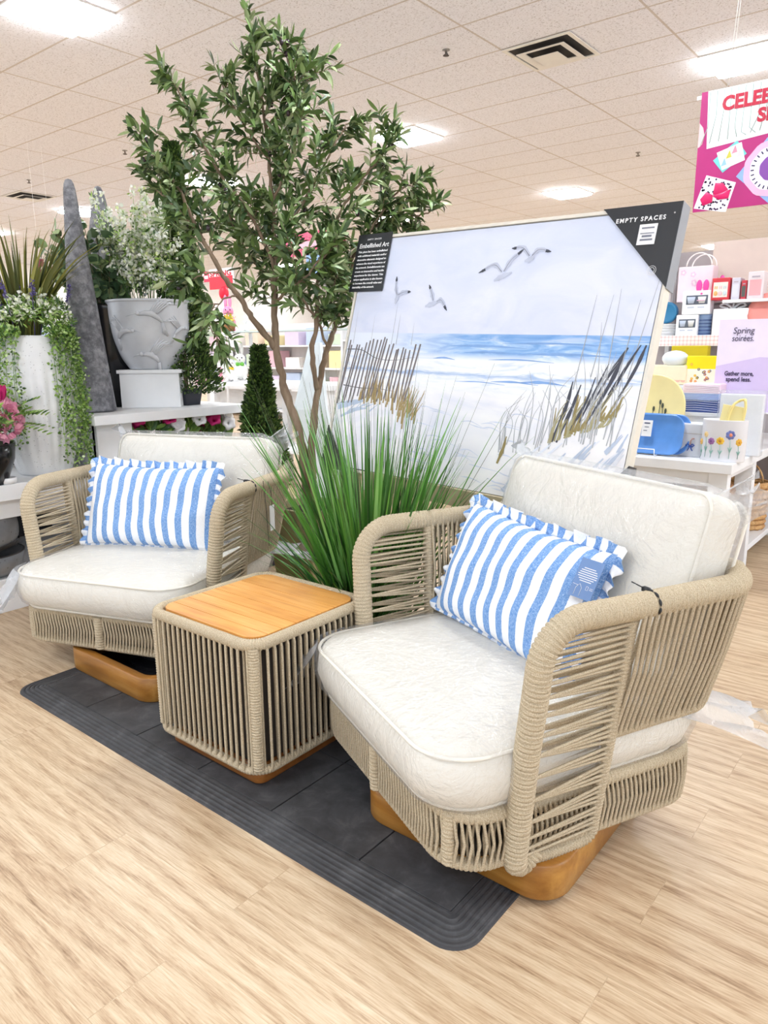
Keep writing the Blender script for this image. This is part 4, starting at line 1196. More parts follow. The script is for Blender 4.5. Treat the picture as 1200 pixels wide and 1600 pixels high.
# grey concrete cones
def cone(name, label, loc, h, r0, r1, tilt=(0, 0)):
    t = thing(name, label, 'garden ornament', loc, group='concrete cone ornaments'); t.rotation_euler = (tilt[0], tilt[1], 0)
    pr = [(.02, 0), (r0*.98, 0), (r0, .01), (r0*1.0-(r0-r1)*.17, h*.17), (r0*1.0-(r0-r1)*.17-.004, h*.172), (r0-(r0-r1)*.178-.003, h*.177), (r0-(r0-r1)*.18, h*.18)]
    pr += [(r0-(r0-r1)*s, h*s) for s in (.4, .6, .8, .96)]+[(r1*.92, h*.985), (r1*.6, h*1.0), (.002, h*1.005)]
    b = MB(); b.lathe(pr, 40); b.build('body', CONC, t); return t
cone('cone_ornament', 'grey concrete cone beside the hummingbird urn, in front of the other cone', (-3.965, 2.245, .953), 1.245, .125, .028, (0, math.radians(-2.0)))
p = atd(150, 293, 4.75); cone('cone_ornament', 'grey concrete cone further back behind the white blossom, its tip showing', (p[0]+.02, p[1], .953), p[2]-.953, .27, .030)

# riser and hummingbird urn
ra = math.radians(48); rc = np.array((-3.985, 2.66, .953))
t = thing('display_riser', 'white box riser under the hummingbird urn', 'riser', rc, ra)
b = MB(); b.box((-.172, -.12, 0), (.172, .12, .205)); b.build('box', WHITE, t, False, bevel=.002)
b = MB(); b.box((-.185, -.135, .205), (.19, .13, .226)); b.build('lid', WHITE, t, False, bevel=.002)
URN = mat_speckle('pale_grey_glazed_ceramic', (214, 216, 222), (204, 205, 210), 30, rough=.22, base2=(196, 198, 204))
uc = rc+np.array((-.012, .02, .227)); URH = .405
t = thing('hummingbird_urn', 'pale grey glazed urn with raised hummingbirds and white blossom in it', 'urn', uc, ra)
upr = smooth_path([(.13, 0, 0), (.142, 0, .01), (.185, 0, .08), (.222, 0, .19), (.238, 0, .30), (.243, 0, .385), (.247, 0, .39), (.248, 0, .402), (.240, 0, .405)], 4)
ur = lambda z: float(np.interp(z, upr[:, 2], upr[:, 0]))
b = MB(); b.lathe([(.02, 0)]+[(p[0], p[2]) for p in upr]+[(.225, .40), (.22, .36), (.02, .36)], 64); b.build('pot', URN, t)
def relief(ang, z, sc, flip, name='hummingbird_relief'):
    """a hummingbird in low relief on the wall of the urn"""
    def S(u, v, o): a = ang+(-1 if flip else 1)*u*sc/.23; zz = z+v*sc; r = ur(max(.01, zz))+o; return np.array((r*math.cos(a), r*math.sin(a), zz))
    b = MB()
    b.tube([S(-.055, .0, .001), S(-.03, .006, .004), S(.0, .004, .007), S(.03, -.018, .006), S(.05, -.04, .003)], [.006*sc, .011*sc, .014*sc, .010*sc, .004*sc], 8)
    b.ball(S(-.058, .006, .004), .011*sc, 10, 7); b.tube([S(-.066, .006, .003), S(-.115, -.008, .002)], [.003*sc, .001*sc], 6)
    for k in range(5): b.tube([S(-.01+.008*k, .006, .004), S(.02+.014*k, .045+.006*k-.004*k*k*.3, .004), S(.05+.018*k, .085-.010*k, .001)], [.006*sc, .006*sc, .002*sc], 6)
    for k in range(3): b.tube([S(.045, -.035, .003), S(.062+.01*(k-1), -.085-.006*k, .001)], [.007*sc, .006*sc], 6)
    b.build(name, URN, t)
for a, z, s, fl in ((-1.38, .315, 1.25, 0), (-2.15, .22, 1.1, 1), (-1.45, .085, 1.2, 0), (-.62, .235, .9, 1)): relief(a, z, s, fl)
b = MB(); bg = MB()
for k in range(60):
    a = RNG.uniform(0, 2*PI); sp_ = RNG.uniform(0, .36); d = norm((math.cos(a)*sp_, math.sin(a)*sp_, 1)); L = RNG.uniform(.3, .66); p = np.array((.10*math.cos(a), .10*math.sin(a), .36))
    bg.tube([p, p+d*L*.5, p+d*L], [.002, .0016, .001], 4, cap=False)
    for j in range(12):
        c = p+d*L*(.3+.7*(j+1)/12)+RNG.normal(size=3)*.018; puff(b, c, .015, 8, .021, .019, .3)
        if j % 2 == 0: puff(bg, c, .024, 5, .032, .012, .2)
b.build('white_blossom', WFLOW, t); bg.build('stems_and_leaves', GREEN1, t)
# black pot with eucalyptus
ec = np.array((-4.22, 2.52, .953))
t = thing('eucalyptus_pot', 'tall black glossy pot of round-leaved eucalyptus between the cone and the urn', 'plant', ec)
b = MB(); b.lathe([(.02, 0), (.10, 0), (.15, .35), (.165, .58), (.172, .60), (.16, .61), (.15, .58), (.02, .56)], 32); b.build('pot', BLKGL, t)
b = MB(); bs = MB()
for k in range(34):
    a = RNG.uniform(0, 2*PI); sp_ = RNG.uniform(.05, .6); d = norm((math.cos(a)*sp_-.06, math.sin(a)*sp_-.04, 1)); L = RNG.uniform(.25, .62); p = np.array((.06*math.cos(a), .06*math.sin(a), .56))
    q = np.array([p+d*L*s+np.array((0, 0, -.1*s*s)) for s in np.linspace(0, 1, 8)]); bs.tube(q, .002, 5, cap=False)
    for c in q[2:]:
        for _ in range(3): v = rdir(.2); b.leaf(c, v, rdir(), RNG.uniform(.05, .075), RNG.uniform(.042, .06), .2, .1, 4, RNG.random())
b.build('leaves', EUC, t); bs.build('stems', BARK, t)


def topiary(label, loc, h0, h1, r0, r1, spiral, pot, n):
    t = thing('topiary', label, 'topiary', loc, group='cypress topiaries')
    pw, ph = pot; b = MB(); sqp = lambda h, z: loop3(rrect(h, h, .012, 4), z)
    b.loft([sqp(pw*.8, 0), sqp(pw, ph), sqp(pw*.9, ph), sqp(pw*.88, ph-.02)]); b.build('pot', plain((30, 32, 44), .35, .08), t, False)
    b = MB(); b.tube([(0, 0, ph-.03), (.004, .003, (h0+h1)/2), (0, 0, h1-.02)], [.014, .011, .004], 8); b.build('stem', BARK, t)
    b = MB()
    for k in range(n):
        s = RNG.random()**.85; a = RNG.uniform(0, 2*PI); z = h0+(h1-h0)*s; R0 = (r0+(r1-r0)*s)*(1+.13*math.sin(7*a+z*21)*math.cos(z*37+3*a))
        if spiral:
            ph_ = (z*2*PI/spiral+a) % (2*PI); R0 *= .66+.36*abs(math.sin(ph_/2))**.8
        rr_ = R0*math.sqrt(RNG.uniform(.35, 1.08)); o_ = np.array((math.cos(a), math.sin(a), 0)); c = o_*rr_+np.array((0, 0, z))
        d = norm(o_+np.array((0, 0, .7))+RNG.normal(size=3)*.45); L = RNG.uniform(.017, .040)
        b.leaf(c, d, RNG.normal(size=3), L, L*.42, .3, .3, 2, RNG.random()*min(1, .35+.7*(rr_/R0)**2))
    b.build('foliage', CONIF, t); return t
tp = atz(293, 632, .953)
zt_ = atd(280, 248, np.dot(tp-EYE, FW)+.0)[2]
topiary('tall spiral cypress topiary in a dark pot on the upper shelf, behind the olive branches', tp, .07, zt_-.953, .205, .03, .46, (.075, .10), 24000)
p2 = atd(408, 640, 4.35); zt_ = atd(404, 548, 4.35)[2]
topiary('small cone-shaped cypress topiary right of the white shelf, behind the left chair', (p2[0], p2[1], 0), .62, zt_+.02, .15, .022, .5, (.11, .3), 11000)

# flowering plants on the planting shelf
def bloomer(label, loc, cols, n=5, hgt=.42):
    t = thing('flowering_plant', label, 'flowers', loc, group='petunias under the white shelf')
    b = MB(); b.lathe([(.02, 0), (.07, 0), (.10, .13), (.105, .14), (.09, .14), (.02, .12)], 20); b.build('pot', plain((40, 40, 42), .5, .1), t)
    b = MB()
    for k in range(46):
        d = rdir(.5); d[2] = abs(d[2]); b.leaf(np.array((0, 0, .2))+d*np.array((.07, .07, hgt-.25)), norm(d+RNG.normal(size=3)*.3), rdir(), RNG.uniform(.06, .10), RNG.uniform(.026, .042), .3, .2, 4, RNG.random()*.55)
    for k in range(8): b.tube([(0, 0, .1), (RNG.normal()*.04, RNG.normal()*.04, .2), (RNG.normal()*.08, RNG.normal()*.08, hgt-.05)], .003, 5, cap=False)
    b.build('leaves', GREEN1, t)
    for k in range(n):
        a = RNG.uniform(0, 2*PI); c = np.array((.10*math.cos(a), .10*math.sin(a), hgt+RNG.uniform(-.06, .03))); f = norm((.75, -.55, .35)+RNG.normal(size=3)*.25)
        u_ = norm(np.cross(f, (0, 0, 1))); v_ = np.cross(u_, f); m_ = MB()
        ring = lambda r, d, wv: np.array([c+f*d+(u_*math.cos(x)+v_*math.sin(x))*r*(1+wv*math.cos(5*x)) for x in np.linspace(0, 2*PI, 21)[:-1]])
        m_.loft([ring(.004, -.03, 0), ring(.010, -.008, 0), ring(.026, .006, .08), ring(.042, .004, .14)], False)
        m_.build('bloom', plain(cols[k % len(cols)], .55, .1), t, True, solid=.001)
MG, WH_ = (196, 20, 110), (240, 238, 240)
for lb, q, cols in (('magenta petunia at the left end of the row behind the left chair cushion', (240, 690), [MG, MG]), ('white petunia in the middle of the row behind the left chair cushion', (288, 688), [WH_]), ('white and magenta petunia at the right end behind the left chair cushion', (338, 690), [WH_, MG, (200, 40, 90)])):
    p = atx(q[0], q[1], -3.78); bloomer(lb, (p[0], p[1], .442), cols, 6, p[2]-.442+.15)
# dark foliage behind the shelves' lower opening
for k, (x, y) in enumerate(((-3.35, 2.98), )):
    t = thing('shrub', 'low green shrub in a tub at the right end of the white shelf', 'plant', (x, y, 0)); b = MB(); b.lathe([(.02, 0), (.13, 0), (.16, .3), (.02, .28)], 20); b.build('tub', plain((120, 116, 108), .6, .1), t)
    b = MB()
    for _ in range(260): d = rdir(.4); b.leaf(np.array((0, 0, .48))+d*np.array((.13, .13, .18))*RNG.uniform(.5, 1), d, rdir(), .06, .022, .2, .2, 3, RNG.random()*.6)
    b.build('foliage', GREEN1, t)
# ------------------------------------------------------------------ gift displays behind, at the right
def P_(c, r=.5): return plain(c, r, .03)
DX0, DX1, DY0, DY1, DZ = -2.5, -.945, 3.99, 5.62, .70
t = thing('display_table', 'white display table at the right behind the beach picture, set with tableware', 'table', (0, 0, 0))
def tb_(a, b, n, mt=WHITE): m = MB(); m.box(a, b); return m.build(n, mt, t, False, bevel=.003)
tb_((DX0, DY0, DZ-.052), (DX1, DY1, DZ), 'tabletop'); tb_((DX0+.03, DY0+.03, DZ-.13), (DX1-.115, DY0+.055, DZ-.053), 'apron'); tb_((DX1-.05, DY0+.12, DZ-.085), (DX1-.025, 4.56, DZ-.053), 'apron')
for x in (DX0+.02, DX1-.115):
    for y in (DY0+.02, 4.555, DY1-.1): tb_((x, y, 0), (x+.095, y+.07, DZ-.053), 'leg')
tb_((DX0+.05, 4.63, .10), (DX1-.02, DY1-.03, .135), 'lower_shelf')


def item(name, label, cat, x0, y0, x1, y1, Y, dep, col, group=None, base=None, rough=.5, part='box'):
    """a box-shaped article whose front spans these picture columns and rows at distance Y"""
    xm, ym = (x0+x1)/2, (y0+y1)/2
    a, b = aty(x0, ym, Y), aty(x1, ym, Y); zt, zb = aty(xm, y0, Y)[2], aty(xm, y1, Y)[2]
    if base is not None: zb = base
    w_, h_ = b[0]-a[0], zt-zb
    t = thing(name, label, cat, ((a[0]+b[0])/2, Y, zb), group=group)
    m = MB(); m.box((-w_/2, 0, 0), (w_/2, dep, h_)); o = m.build(part, plain(col, rough, .04), t, False, bevel=min(.006, w_*.06))
    return t, w_, h_


def patch(t, name, x0, z0, x1, z1, col, y=-.002, th=.0015):
    m = MB(); m.box((x0, y, z0), (x1, y+th, z1)); return m.build(name, plain(col, .5, .04), t, False)


def flower(t, x, z, r, pet, mid, y=-.002, name='painted_flower', n=7):
    m = MB()
    for k in range(n):
        a = k/n*2*PI; c = (x+math.cos(a)*r*.6, y, z+math.sin(a)*r*.6)
        m.add([(c[0]+math.cos(q)*r*.42, y-.0004*(k % 2), c[2]+math.sin(q)*r*.42) for q in np.linspace(0, 2*PI, 9)[:-1]], [tuple(range(8))])
    o = m.build(name, plain(pet, .6, .08), t, False)
    m = MB(); m.add([(x+math.cos(q)*r*.4, y-.0012, z+math.sin(q)*r*.4) for q in np.linspace(0, 2*PI, 11)[:-1]], [tuple(range(10))]); m.build('flower_centre', plain(mid, .6, .08), o, False)


# blue square platters on a wire stand
BLUEGL = plain((98, 150, 220), .18, .14, scale=8)
def platter(name, label, p, hx, hz, mt, tilt, cr=.07, group=None):
    t = thing(name, label, 'platter', p, group=group); t.rotation_euler = (-tilt, 0, 0)
    m = MB(); L = []
    for ins, y in ((.035, .0), (.012, -.004), (.0, -.016), (.0, -.020), (.008, -.019), (.03, -.005), (.05, .006), (.02, .010)):
        l = rrect(hx-ins, hz-ins, max(.02, cr-ins*.6), 8); L.append(np.c_[l[:, 0], np.full(len(l), y+.012), l[:, 1]+hz])
    L = [L[5], L[4], L[3], L[2], L[1], L[0], L[7]]
    m.loft(L); m.build('dish', mt, t); return t
pp = atz(1026, 709, DZ)
a = platter('platter', 'front blue glazed square platter with a price card, right of the beach picture', (pp[0]-.012, 4.10, DZ+.006), .165, .112, BLUEGL, .22, group='blue platters')
m = MB(); m.box((-.06, -.022, .095), (-.005, -.019, .185)); c_ = m.build('price_card', WHITE, a, False)
patch(c_, 'print_line', -.05, .165, -.018, .172, (90, 96, 120), -.0235); patch(c_, 'print_line', -.046, .145, -.022, .149, (120, 124, 140), -.0235); patch(c_, 'print_line', -.05, .125, -.03, .129, (120, 124, 140), -.0235)
b2_ = platter('platter', 'rear blue glazed square platter tucked behind the one with a price card', (pp[0]+.012, 4.14, DZ+.006), .165, .112, BLUEGL, .22, group='blue platters')
t = thing('plate_stand', 'small white wire stand holding the blue platters', 'stand', (pp[0]-.03, 4.06, DZ)); m = MB()
for sx in (-.055, .055): m.tube([(sx, .12, .004), (sx, .0, .004), (sx, -.01, .01), (sx, -.012, .04)], .0028, 6)
m.tube([(-.055, -.012, .04), (.055, -.012, .04)], .0028, 6); m.tube([(-.055, .12, .004), (.055, .12, .004)], .0028, 6); m.build('wire', WHITE, t)
# pale box with a bow
t, w_, h_ = item('gift_tin', 'grey-white tin with a blue bow drawing, between the blue platters and the floral tin', 'tin', 1060, 662, 1098, 719, 4.15, .12, (216, 218, 224), base=DZ)
patch(t, 'lid_line', -w_/2, h_*.70, w_/2, h_*.715, (188, 180, 172))
m = MB()
for sg in (1, -1): m.tube([(0, -.003, h_*.34), (sg*.014, -.003, h_*.40), (sg*.022, -.003, h_*.36), (sg*.012, -.003, h_*.31), (0, -.003, h_*.34)], .0032, 6); m.tube([(0, -.003, h_*.34), (sg*.008, -.003, h_*.24), (sg*.014, -.003, h_*.19)], .003, 6)
m.build('painted_bow', P_((46, 84, 170)), t); m = MB(); m.tube([(0, -.003, h_*.36), (.002, -.003, h_*.5), (.012, -.003, h_*.57), (.02, -.003, h_*.55)], .004, 6); m.build('painted_bird_neck', P_((200, 160, 150)), t)
# oval floral tin
pp = atz(1128, 722, DZ); fy_ = 4.12
t = thing('utensil_caddy', 'oval white tin painted with garden flowers at the right front corner of the white table', 'caddy', (aty(1130, 700, fy_)[0], fy_+.0, DZ))
m = MB(); H_ = aty(1130, 655, fy_)[2]-DZ; R0 = (aty(1166, 690, fy_)[0]-aty(1096, 690, fy_)[0])/2
m.lathe([(.01, 0), (R0*.97, 0), (R0, .006), (R0*1.0, H_-.004), (R0*1.01, H_), (R0*.97, H_), (R0*.96, .02), (.01, .015)], 48, sy=.62); m.build('body', plain((232, 232, 238), .4, .02), t)
def onw(u, z, o=.0016): a = -PI/2+u; return np.array((math.cos(a)*(R0+o), math.sin(a)*(R0*.62+o), z))
for u, z, r, pet, mid in ((-1.15, .105, .016, (240, 200, 120), (220, 150, 60)), (-.75, .15, .015, (244, 220, 170), (236, 200, 120)), (-.42, .115, .018, (160, 110, 170), (120, 80, 140)), (.0, .12, .02, (240, 196, 70), (200, 140, 40)), (.42, .155, .024, (120, 130, 190), (240, 150, 120)), (.85, .115, .019, (246, 196, 80), (230, 160, 60))):
    m = MB(); z *= H_/.235
    for k in range(7):
        a = k/7*2*PI; m.ball(onw(u+math.cos(a)*r*.62/R0, z+math.sin(a)*r*.62), r*.42, 8, 5, (1, .15, 1))
    o = m.build('painted_flower', P_(pet), t); m = MB(); m.ball(onw(u, z, .003), r*.42, 8, 5, (1, .3, 1)); m.build('flower_centre', P_(mid), o)
    m = MB(); m.tube([onw(u, z-r), onw(u+.03, z*.5), onw(u, .02)], .0014, 4)
    for sg in (1, -1): m.tube([onw(u+.02, z*.35), onw(u+.02+sg*.05, z*.5), onw(u+.02+sg*.10, z*.56)], [.001, .0035, .001], 6)
    m.build('painted_stem', P_((150, 190, 180)), t)
for k, (q, lb) in enumerate((([(-.02, 0, .05), (.02, .0, H_+.03), (.05, .02, H_+.075), (.085, .0, H_+.085)], 'pale yellow wooden tongs standing in the floral tin'),)):
    t2 = thing('serving_tongs', lb, 'utensil', tuple(np.array(t.location)+np.array((0, 0, .02)))); m = MB(); m.tube(smooth_path(q, 5), .007, 8); m.tube(smooth_path([(.085, 0, H_+.085), (.088, .0, H_+.02), (.06, .0, .05)], 5), .007, 8); m.build('arm', P_((244, 226, 150)), t2)
m = MB(); m.box((-.055, -.004, .02), (.05, .004, H_+.055)); o = m.build('recipe_booklet', P_((250, 236, 170)), None, False, bevel=.001, loc=(t.location[0]-.005, t.location[1]+.012, DZ+.018)); o.rotation_euler = (0, math.radians(8), 0); tag(o, 'pale yellow card standing in the floral tin', 'card')
# yellow oval platter with painted flowers
yp = aty(1010, 640, 4.36)
t = platter('oval_platter', 'pale yellow oval platter with painted bees and flowers behind the blue platters', (yp[0], 4.36, DZ+.006), .215, .215, plain((250, 232, 168), .25, .03), .14, cr=.19)
for x, z, r in ((.02, .19, .014), (-.03, .17, .012), (.055, .165, .012)): flower(t, x, z, r, (246, 206, 90), (80, 80, 60), .004)
m = MB()
for x0, z0, x1, z1 in ((.06, .13, .065, .27), (.09, .13, .08, .25), (.02, .13, .03, .23), (-.03, .13, -.04, .25), (.075, .14, .1, .22)): m.tube([(x0, .003, z0), (x1, .003, z1)], .0022, 5); m.ball((x1, .003, z1), .010, 8, 5, (.7, .2, 1.6))
m.build('painted_stems', P_((70, 74, 60)), t)
# tiered risers carrying the rows behind
def riser(name, label, x0, x1, y0, y1, z0, z1):
    t = thing(name, label, 'riser', ((x0+x1)/2, y0, z0)); m = MB(); w_ = (x1-x0)/2
    m.box((-w_, 0, z1-z0-.02), (w_, y1-y0, z1-z0)); m.build('top', WHITE, t, False, bevel=.002); m = MB(); m.box((-w_+.01, .01, 0), (w_-.01, y1-y0-.01, z1-z0-.021)); m.build('body', WHITE, t, False)
riser('display_riser', 'lower white riser on the white table carrying the napkin boxes', -1.45, -1.06, 4.46, 4.86, DZ, .915)
riser('display_riser', 'higher white riser on the white table carrying the yellow gift bag', -2.2, -1.13, 4.88, 5.28, DZ, 1.05)
for k, (y0, y1, c, lb) in enumerate(((623, 641, (60, 84, 150), 'lowest, navy printed napkin pack in the stack left of the purple sign'), (613, 623, (150, 176, 230), 'middle, light blue napkin pack in the stack left of the purple sign'), (600, 613, (240, 214, 226), 'topmost, pink and white napkin pack in the stack left of the purple sign'))):
    zb = (.915, .978, 1.018)[k]; t, w_, h_ = item('napkin_pack', lb, 'napkins', 1063+2*k, y0, 1124+k, y1, 4.5, .2, c, 'napkin packs', base=zb)
    m = MB()
    for j in range(5): m.tube([(-w_/2+.01, -.002, h_*(.15+.16*j)), (-w_*.1, -.002, h_*(.2+.16*j)), (w_/2-.01, -.002, h_*(.12+.16*j))], .0012, 4)
    m.build('fold_lines', P_(((230, 232, 244), (226, 234, 250), (248, 248, 250))[k]), t)
t, w_, h_ = item('cake_box', 'cream box with a scalloped edge behind the yellow oval platter', 'box', 1004, 571, 1072, 590, 4.9, .22, (250, 232, 200), base=1.052)
m = MB()
for k in range(9): m.add([(-w_/2+w_*(k+.5)/9+w_/18*math.cos(a), -.002, .028-.014*math.sin(a)) for a in np.linspace(0, PI, 8)]+[(-w_/2+w_*k/9, -.002, .04), (-w_/2+w_*(k+1)/9, -.002, .04)][::1], [tuple(range(8))])
m.build('scallops', P_((236, 190, 170)), t)
ez = 1.052+h_; ex_ = aty(1055, 565, 4.99)
t = thing('egg_ornament', 'pale blue and white egg-shaped ornament lying on the cream scalloped box', 'ornament', (ex_[0], 4.99, ez)); m = MB(); m.ball((0, 0, .042), .085, 20, 10, (1.0, .7, .62)); m.build('shell', plain((226, 236, 248), .3, .05), t); m = MB(); m.tube([(.07*math.cos(a), -.052*math.sin(a), .05) for a in np.linspace(0.1, PI-.1, 14)], .005, 6); m.build('band', P_((150, 180, 226)), t)
t, w_, h_ = item('gift_box', 'mustard gift box with a lime ribbon bow under the gingham shelf', 'box', 1048, 540, 1105, 574, 5.2, .07, (206, 186, 20), base=1.052); bz = h_*.62
m = MB()
for sg in (1, -1): m.tube(smooth_path([(.0, -.006, bz), (sg*.03, -.012, bz+.02), (sg*.045, -.012, bz+.004), (0, -.006, bz)], 5), .006, 6); m.tube([(0, -.006, bz), (sg*.018, -.01, bz-.05), (sg*.03, -.01, bz-.09)], .006, 6)
m.build('ribbon_bow', P_((186, 204, 84)), t)
t, w_, h_ = item('gift_bag', 'bright yellow gift bag printed with small flowers, left of the purple sign', 'bag', 1072, 556, 1119, 600, 4.92, .09, (250, 226, 20), base=1.052); patch(t, 'white_panel', -w_/2+.002, .004, w_/2-.002, h_*.55, (250, 244, 220))
for k in range(16): flower(t, RNG.uniform(-w_*.42, w_*.42), h_*RNG.uniform(.12, .72), .009, ((150, 70, 130), (230, 120, 110), (240, 180, 70), (90, 100, 150))[k % 4], (250, 220, 90), -.003, 'printed_flower', 5)
t, w_, h_ = item('napkin_pack', 'clear-wrapped white napkin pack with a navy lace print right of the stack', 'napkins', 1122, 616, 1190, 700, 4.36, .05, (236, 238, 242), base=DZ)
m = MB(); m.lathe([(.001, 0), (.045, 0), (.045, .002), (.001, .002)], 20); o = m.build('printed_lace_round', P_((50, 62, 110)), t, loc=(-w_*.28, -.002, h_*.5), rot=(PI/2, 0, 0))
m = MB(); m.box((-w_/2-.008, -.012, 0), (w_/2+.008, .058, h_+.02)); m.build('clear_wrapper', FILM, t, False, bevel=.006)
# purple sign
sy_ = 4.62; SP = lambda x, y: aty(x, y, sy_)
s0, s1 = SP(1120, 555), np.array((SP(1120, 555)[0]+.46, 0, 0)); zT, zB = SP(1120, 500)[2], .915
t = thing('display_sign', 'lilac card sign about spring in the middle of the tableware, at the right edge', 'sign', (s0[0]+.23, sy_, zB)); hz = zT-zB
m = MB(); m.box((-.23, 0, 0), (.23, .006, hz)); m.build('card', P_((236, 224, 246)), t, False)
m = MB(); m.add([(-.23, -.001, 0), (.23, -.001, 0), (.23, -.001, hz*.58), (.0, -.001, hz*.60), (-.23, -.001, hz*.50)], [(0, 1, 2, 3, 4)]); m.build('darker_lilac_band', P_((214, 196, 234)), t, False)
m = MB(); m.box((-.2, -.02, -.0), (.2, .03, .008)); m.build('foot', WHITE, t, False)
INK = P_((60, 52, 84)); k_ = (SP(1180, 520)[0]-SP(1140, 520)[0])/40
cx_ = SP(1162, 520)[0]-(s0[0]+.23)
text('Spring', .05, INK, parent=t, loc=(cx_, -.003, SP(1160, 521)[2]-zB), align='CENTER', shear=.12, ext=.0003, width=k_*33)
text('soirées.', .05, INK, parent=t, loc=(cx_, -.003, SP(1160, 533)[2]-zB), align='CENTER', shear=.12, ext=.0003, width=k_*34)
text('Gather more,', .036, INK, parent=t, loc=(cx_-.004, -.003, SP(1160, 587)[2]-zB), align='CENTER', bold=.0008, ext=.0003, width=k_*46)
text('spend less.', .036, INK, parent=t, loc=(cx_-.004, -.003, SP(1160, 596)[2]-zB), align='CENTER', bold=.0008, ext=.0003, width=k_*40)
riser('display_riser', 'white riser under the lilac sign at the right edge', -1.055, -.60, 4.60, 4.86, DZ-.0, .915) if False else None
# shelf unit behind
SY = 5.32
zs = [aty(1070, 528, SY)[2]-.005, aty(1140, 468, SY)[2]]
t = thing('shelf_unit', 'white shelf unit behind the white table at the right, stocked with boxed gifts', 'shelf', (-1.0, SY, 0))
def sh_(a, b, n, mt=WHITE): m = MB(); m.box(tuple(np.array(a)-np.array((-1.0, SY, 0))), tuple(np.array(b)-np.array((-1.0, SY, 0)))); return m.build(n, mt, t, False, bevel=.002)
xl = aty(1018, 520, SY)[0]
sh_((xl, SY, zs[0]-.018), (-.35, SY+.36, zs[0]+.012), 'middle_shelf'); sh_((-1.42, SY, zs[1]-.02), (-.35, SY+.36, zs[1]), 'upper_shelf')
GING = NT('pink_gingham'); _v = GING.co(); _sp = GING.n('SeparateXYZ'); GING.l(_v, _sp.inputs[0])
_a = GING.math('LESS_THAN', GING.math('FRACT', GING.math('MULTIPLY', _sp.outputs[0], 40.0)), .3); _b = GING.math('LESS_THAN', GING.math('FRACT', GING.math('MULTIPLY', _sp.outputs[2], 40.0)), .3)
GING.base(GING.mix(GING.math('MULTIPLY', GING.math('ADD', _a, _b), .5), srgb(250, 244, 242), srgb(232, 190, 190)))
sh_((xl, SY-.012, zs[0]-.05), (-.6, SY-.001, zs[0]+.022), 'gingham_edge', GING.m)
sh_((xl-.1, SY+.36, 0), (-.3, SY+.39, 1.95), 'back_panel', P_((168, 158, 158))); sh_((-1.6, SY+.34, zs[1]+.0), (-.35, SY+.359, 2.0), 'header_panel', P_((226, 208, 196)))
sh_((xl, SY+.3, 0), (xl+.03, SY+.359, 1.95), 'upright'); sh_((-.38, SY+.3, 0), (-.35, SY+.359, 1.95), 'upright')
Z1, Z2 = zs[0]+.0125, zs[1]+.0005
def mugbox(label, x0, y0, x1, y1, base, Y=SY+.02):
    t, w_, h_ = item('mug_box', label, 'box', x0, y0, x1, y1, Y, .09, (246, 247, 250), 'boxed mug sets', base=base)
    patch(t, 'window', -w_*.36, h_*.42, w_*.40, h_*.8, (90, 98, 112)); 
    for k, c in enumerate(((206, 218, 238), (236, 238, 240))):
        m = MB(); m.lathe([(.001, 0), (w_*.10, 0), (w_*.15, h_*.26), (w_*.14, h_*.28), (.001, h_*.28)], 14, sy=.12); m.build('mug', P_(c), t, loc=(-w_*.18+w_*.38*k, -.004, h_*.46))
    for k in range(2): patch(t, 'print_line', -w_*.3+w_*.36*k, h_*.27, -w_*.06+w_*.36*k, h_*.33, (200, 206, 220))
    return h_
h1_ = mugbox('lower of the two white window boxes of mugs, beside the gingham canister', 1056, 492, 1090, 519, Z1)
mugbox('upper of the two white window boxes of mugs, in front of the pink bag', 1066, 454, 1110, 492, Z1+h1_+.001)
t = thing('canister', 'small blue gingham canister beside the window box of mugs', 'canister', (aty(1101, 510, SY+.08)[0], SY+.08, Z1)); m = MB(); hh = aty(1101, 491, SY+.08)[2]-Z1; m.lathe([(.01, 0), (.042, 0), (.042, hh*.85), (.044, hh*.86), (.044, hh), (.01, hh)], 24)
m.build('body', P_((140, 166, 206)), t); m = MB()
for k in range(5): m.lathe([(.0424, hh*.1+k*hh*.15), (.0428, hh*.13+k*hh*.15), (.0424, hh*.16+k*hh*.15)], 24, caps=False)
m.build('check_bands', P_((70, 92, 140)), t)
bx_ = aty(1041, 505, SY+.12)[0]
for k in range(4):
    o = MB().lathe([(.02, 0), (.05, 0), (.075, .03), (.078, .036), (.072, .036), (.03, .008)], 28).build('bowl', P_((240, 240, 240)), None, loc=(bx_, SY+.12, Z1+.018*k))
    tag(o, ('lowest', 'second', 'third', 'topmost')[k]+' white bowl in the stack under the blue plates', 'bowl', 'stacked white bowls')
for k in range(3):
    o = MB().lathe([(.001, 0), (.06, 0), (.074, .012), (.074, .017), (.055, .007), (.001, .007)], 28).build('plate', P_((40+20*k, 124, 170)), None, loc=(bx_, SY+.12+.016*k, Z1+.092+.075), rot=(PI/2-.12, 0, 0))
    tag(o, ('front', 'middle', 'rear')[k]+' blue patterned plate standing on the white bowls', 'plate', 'blue plates')
t = thing('bottle', 'white bottle-shaped vase at the left end of the gift shelf', 'bottle', (aty(1040, 505, SY+.27)[0], SY+.27, Z1)); m = MB(); hh = aty(1040, 445, SY+.27)[2]-Z1; m.lathe([(.01, 0), (.06, 0), (.065, hh*.4), (.05, hh*.55), (.024, hh*.68), (.022, hh), (.01, hh)], 24); m.build('body', P_((248, 246, 244)), t); m = MB(); m.lathe([(.026, hh*.9), (.029, hh*.92), (.029, hh), (.022, hh)], 20, caps=False); m.build('lip', P_((240, 236, 232)), t)
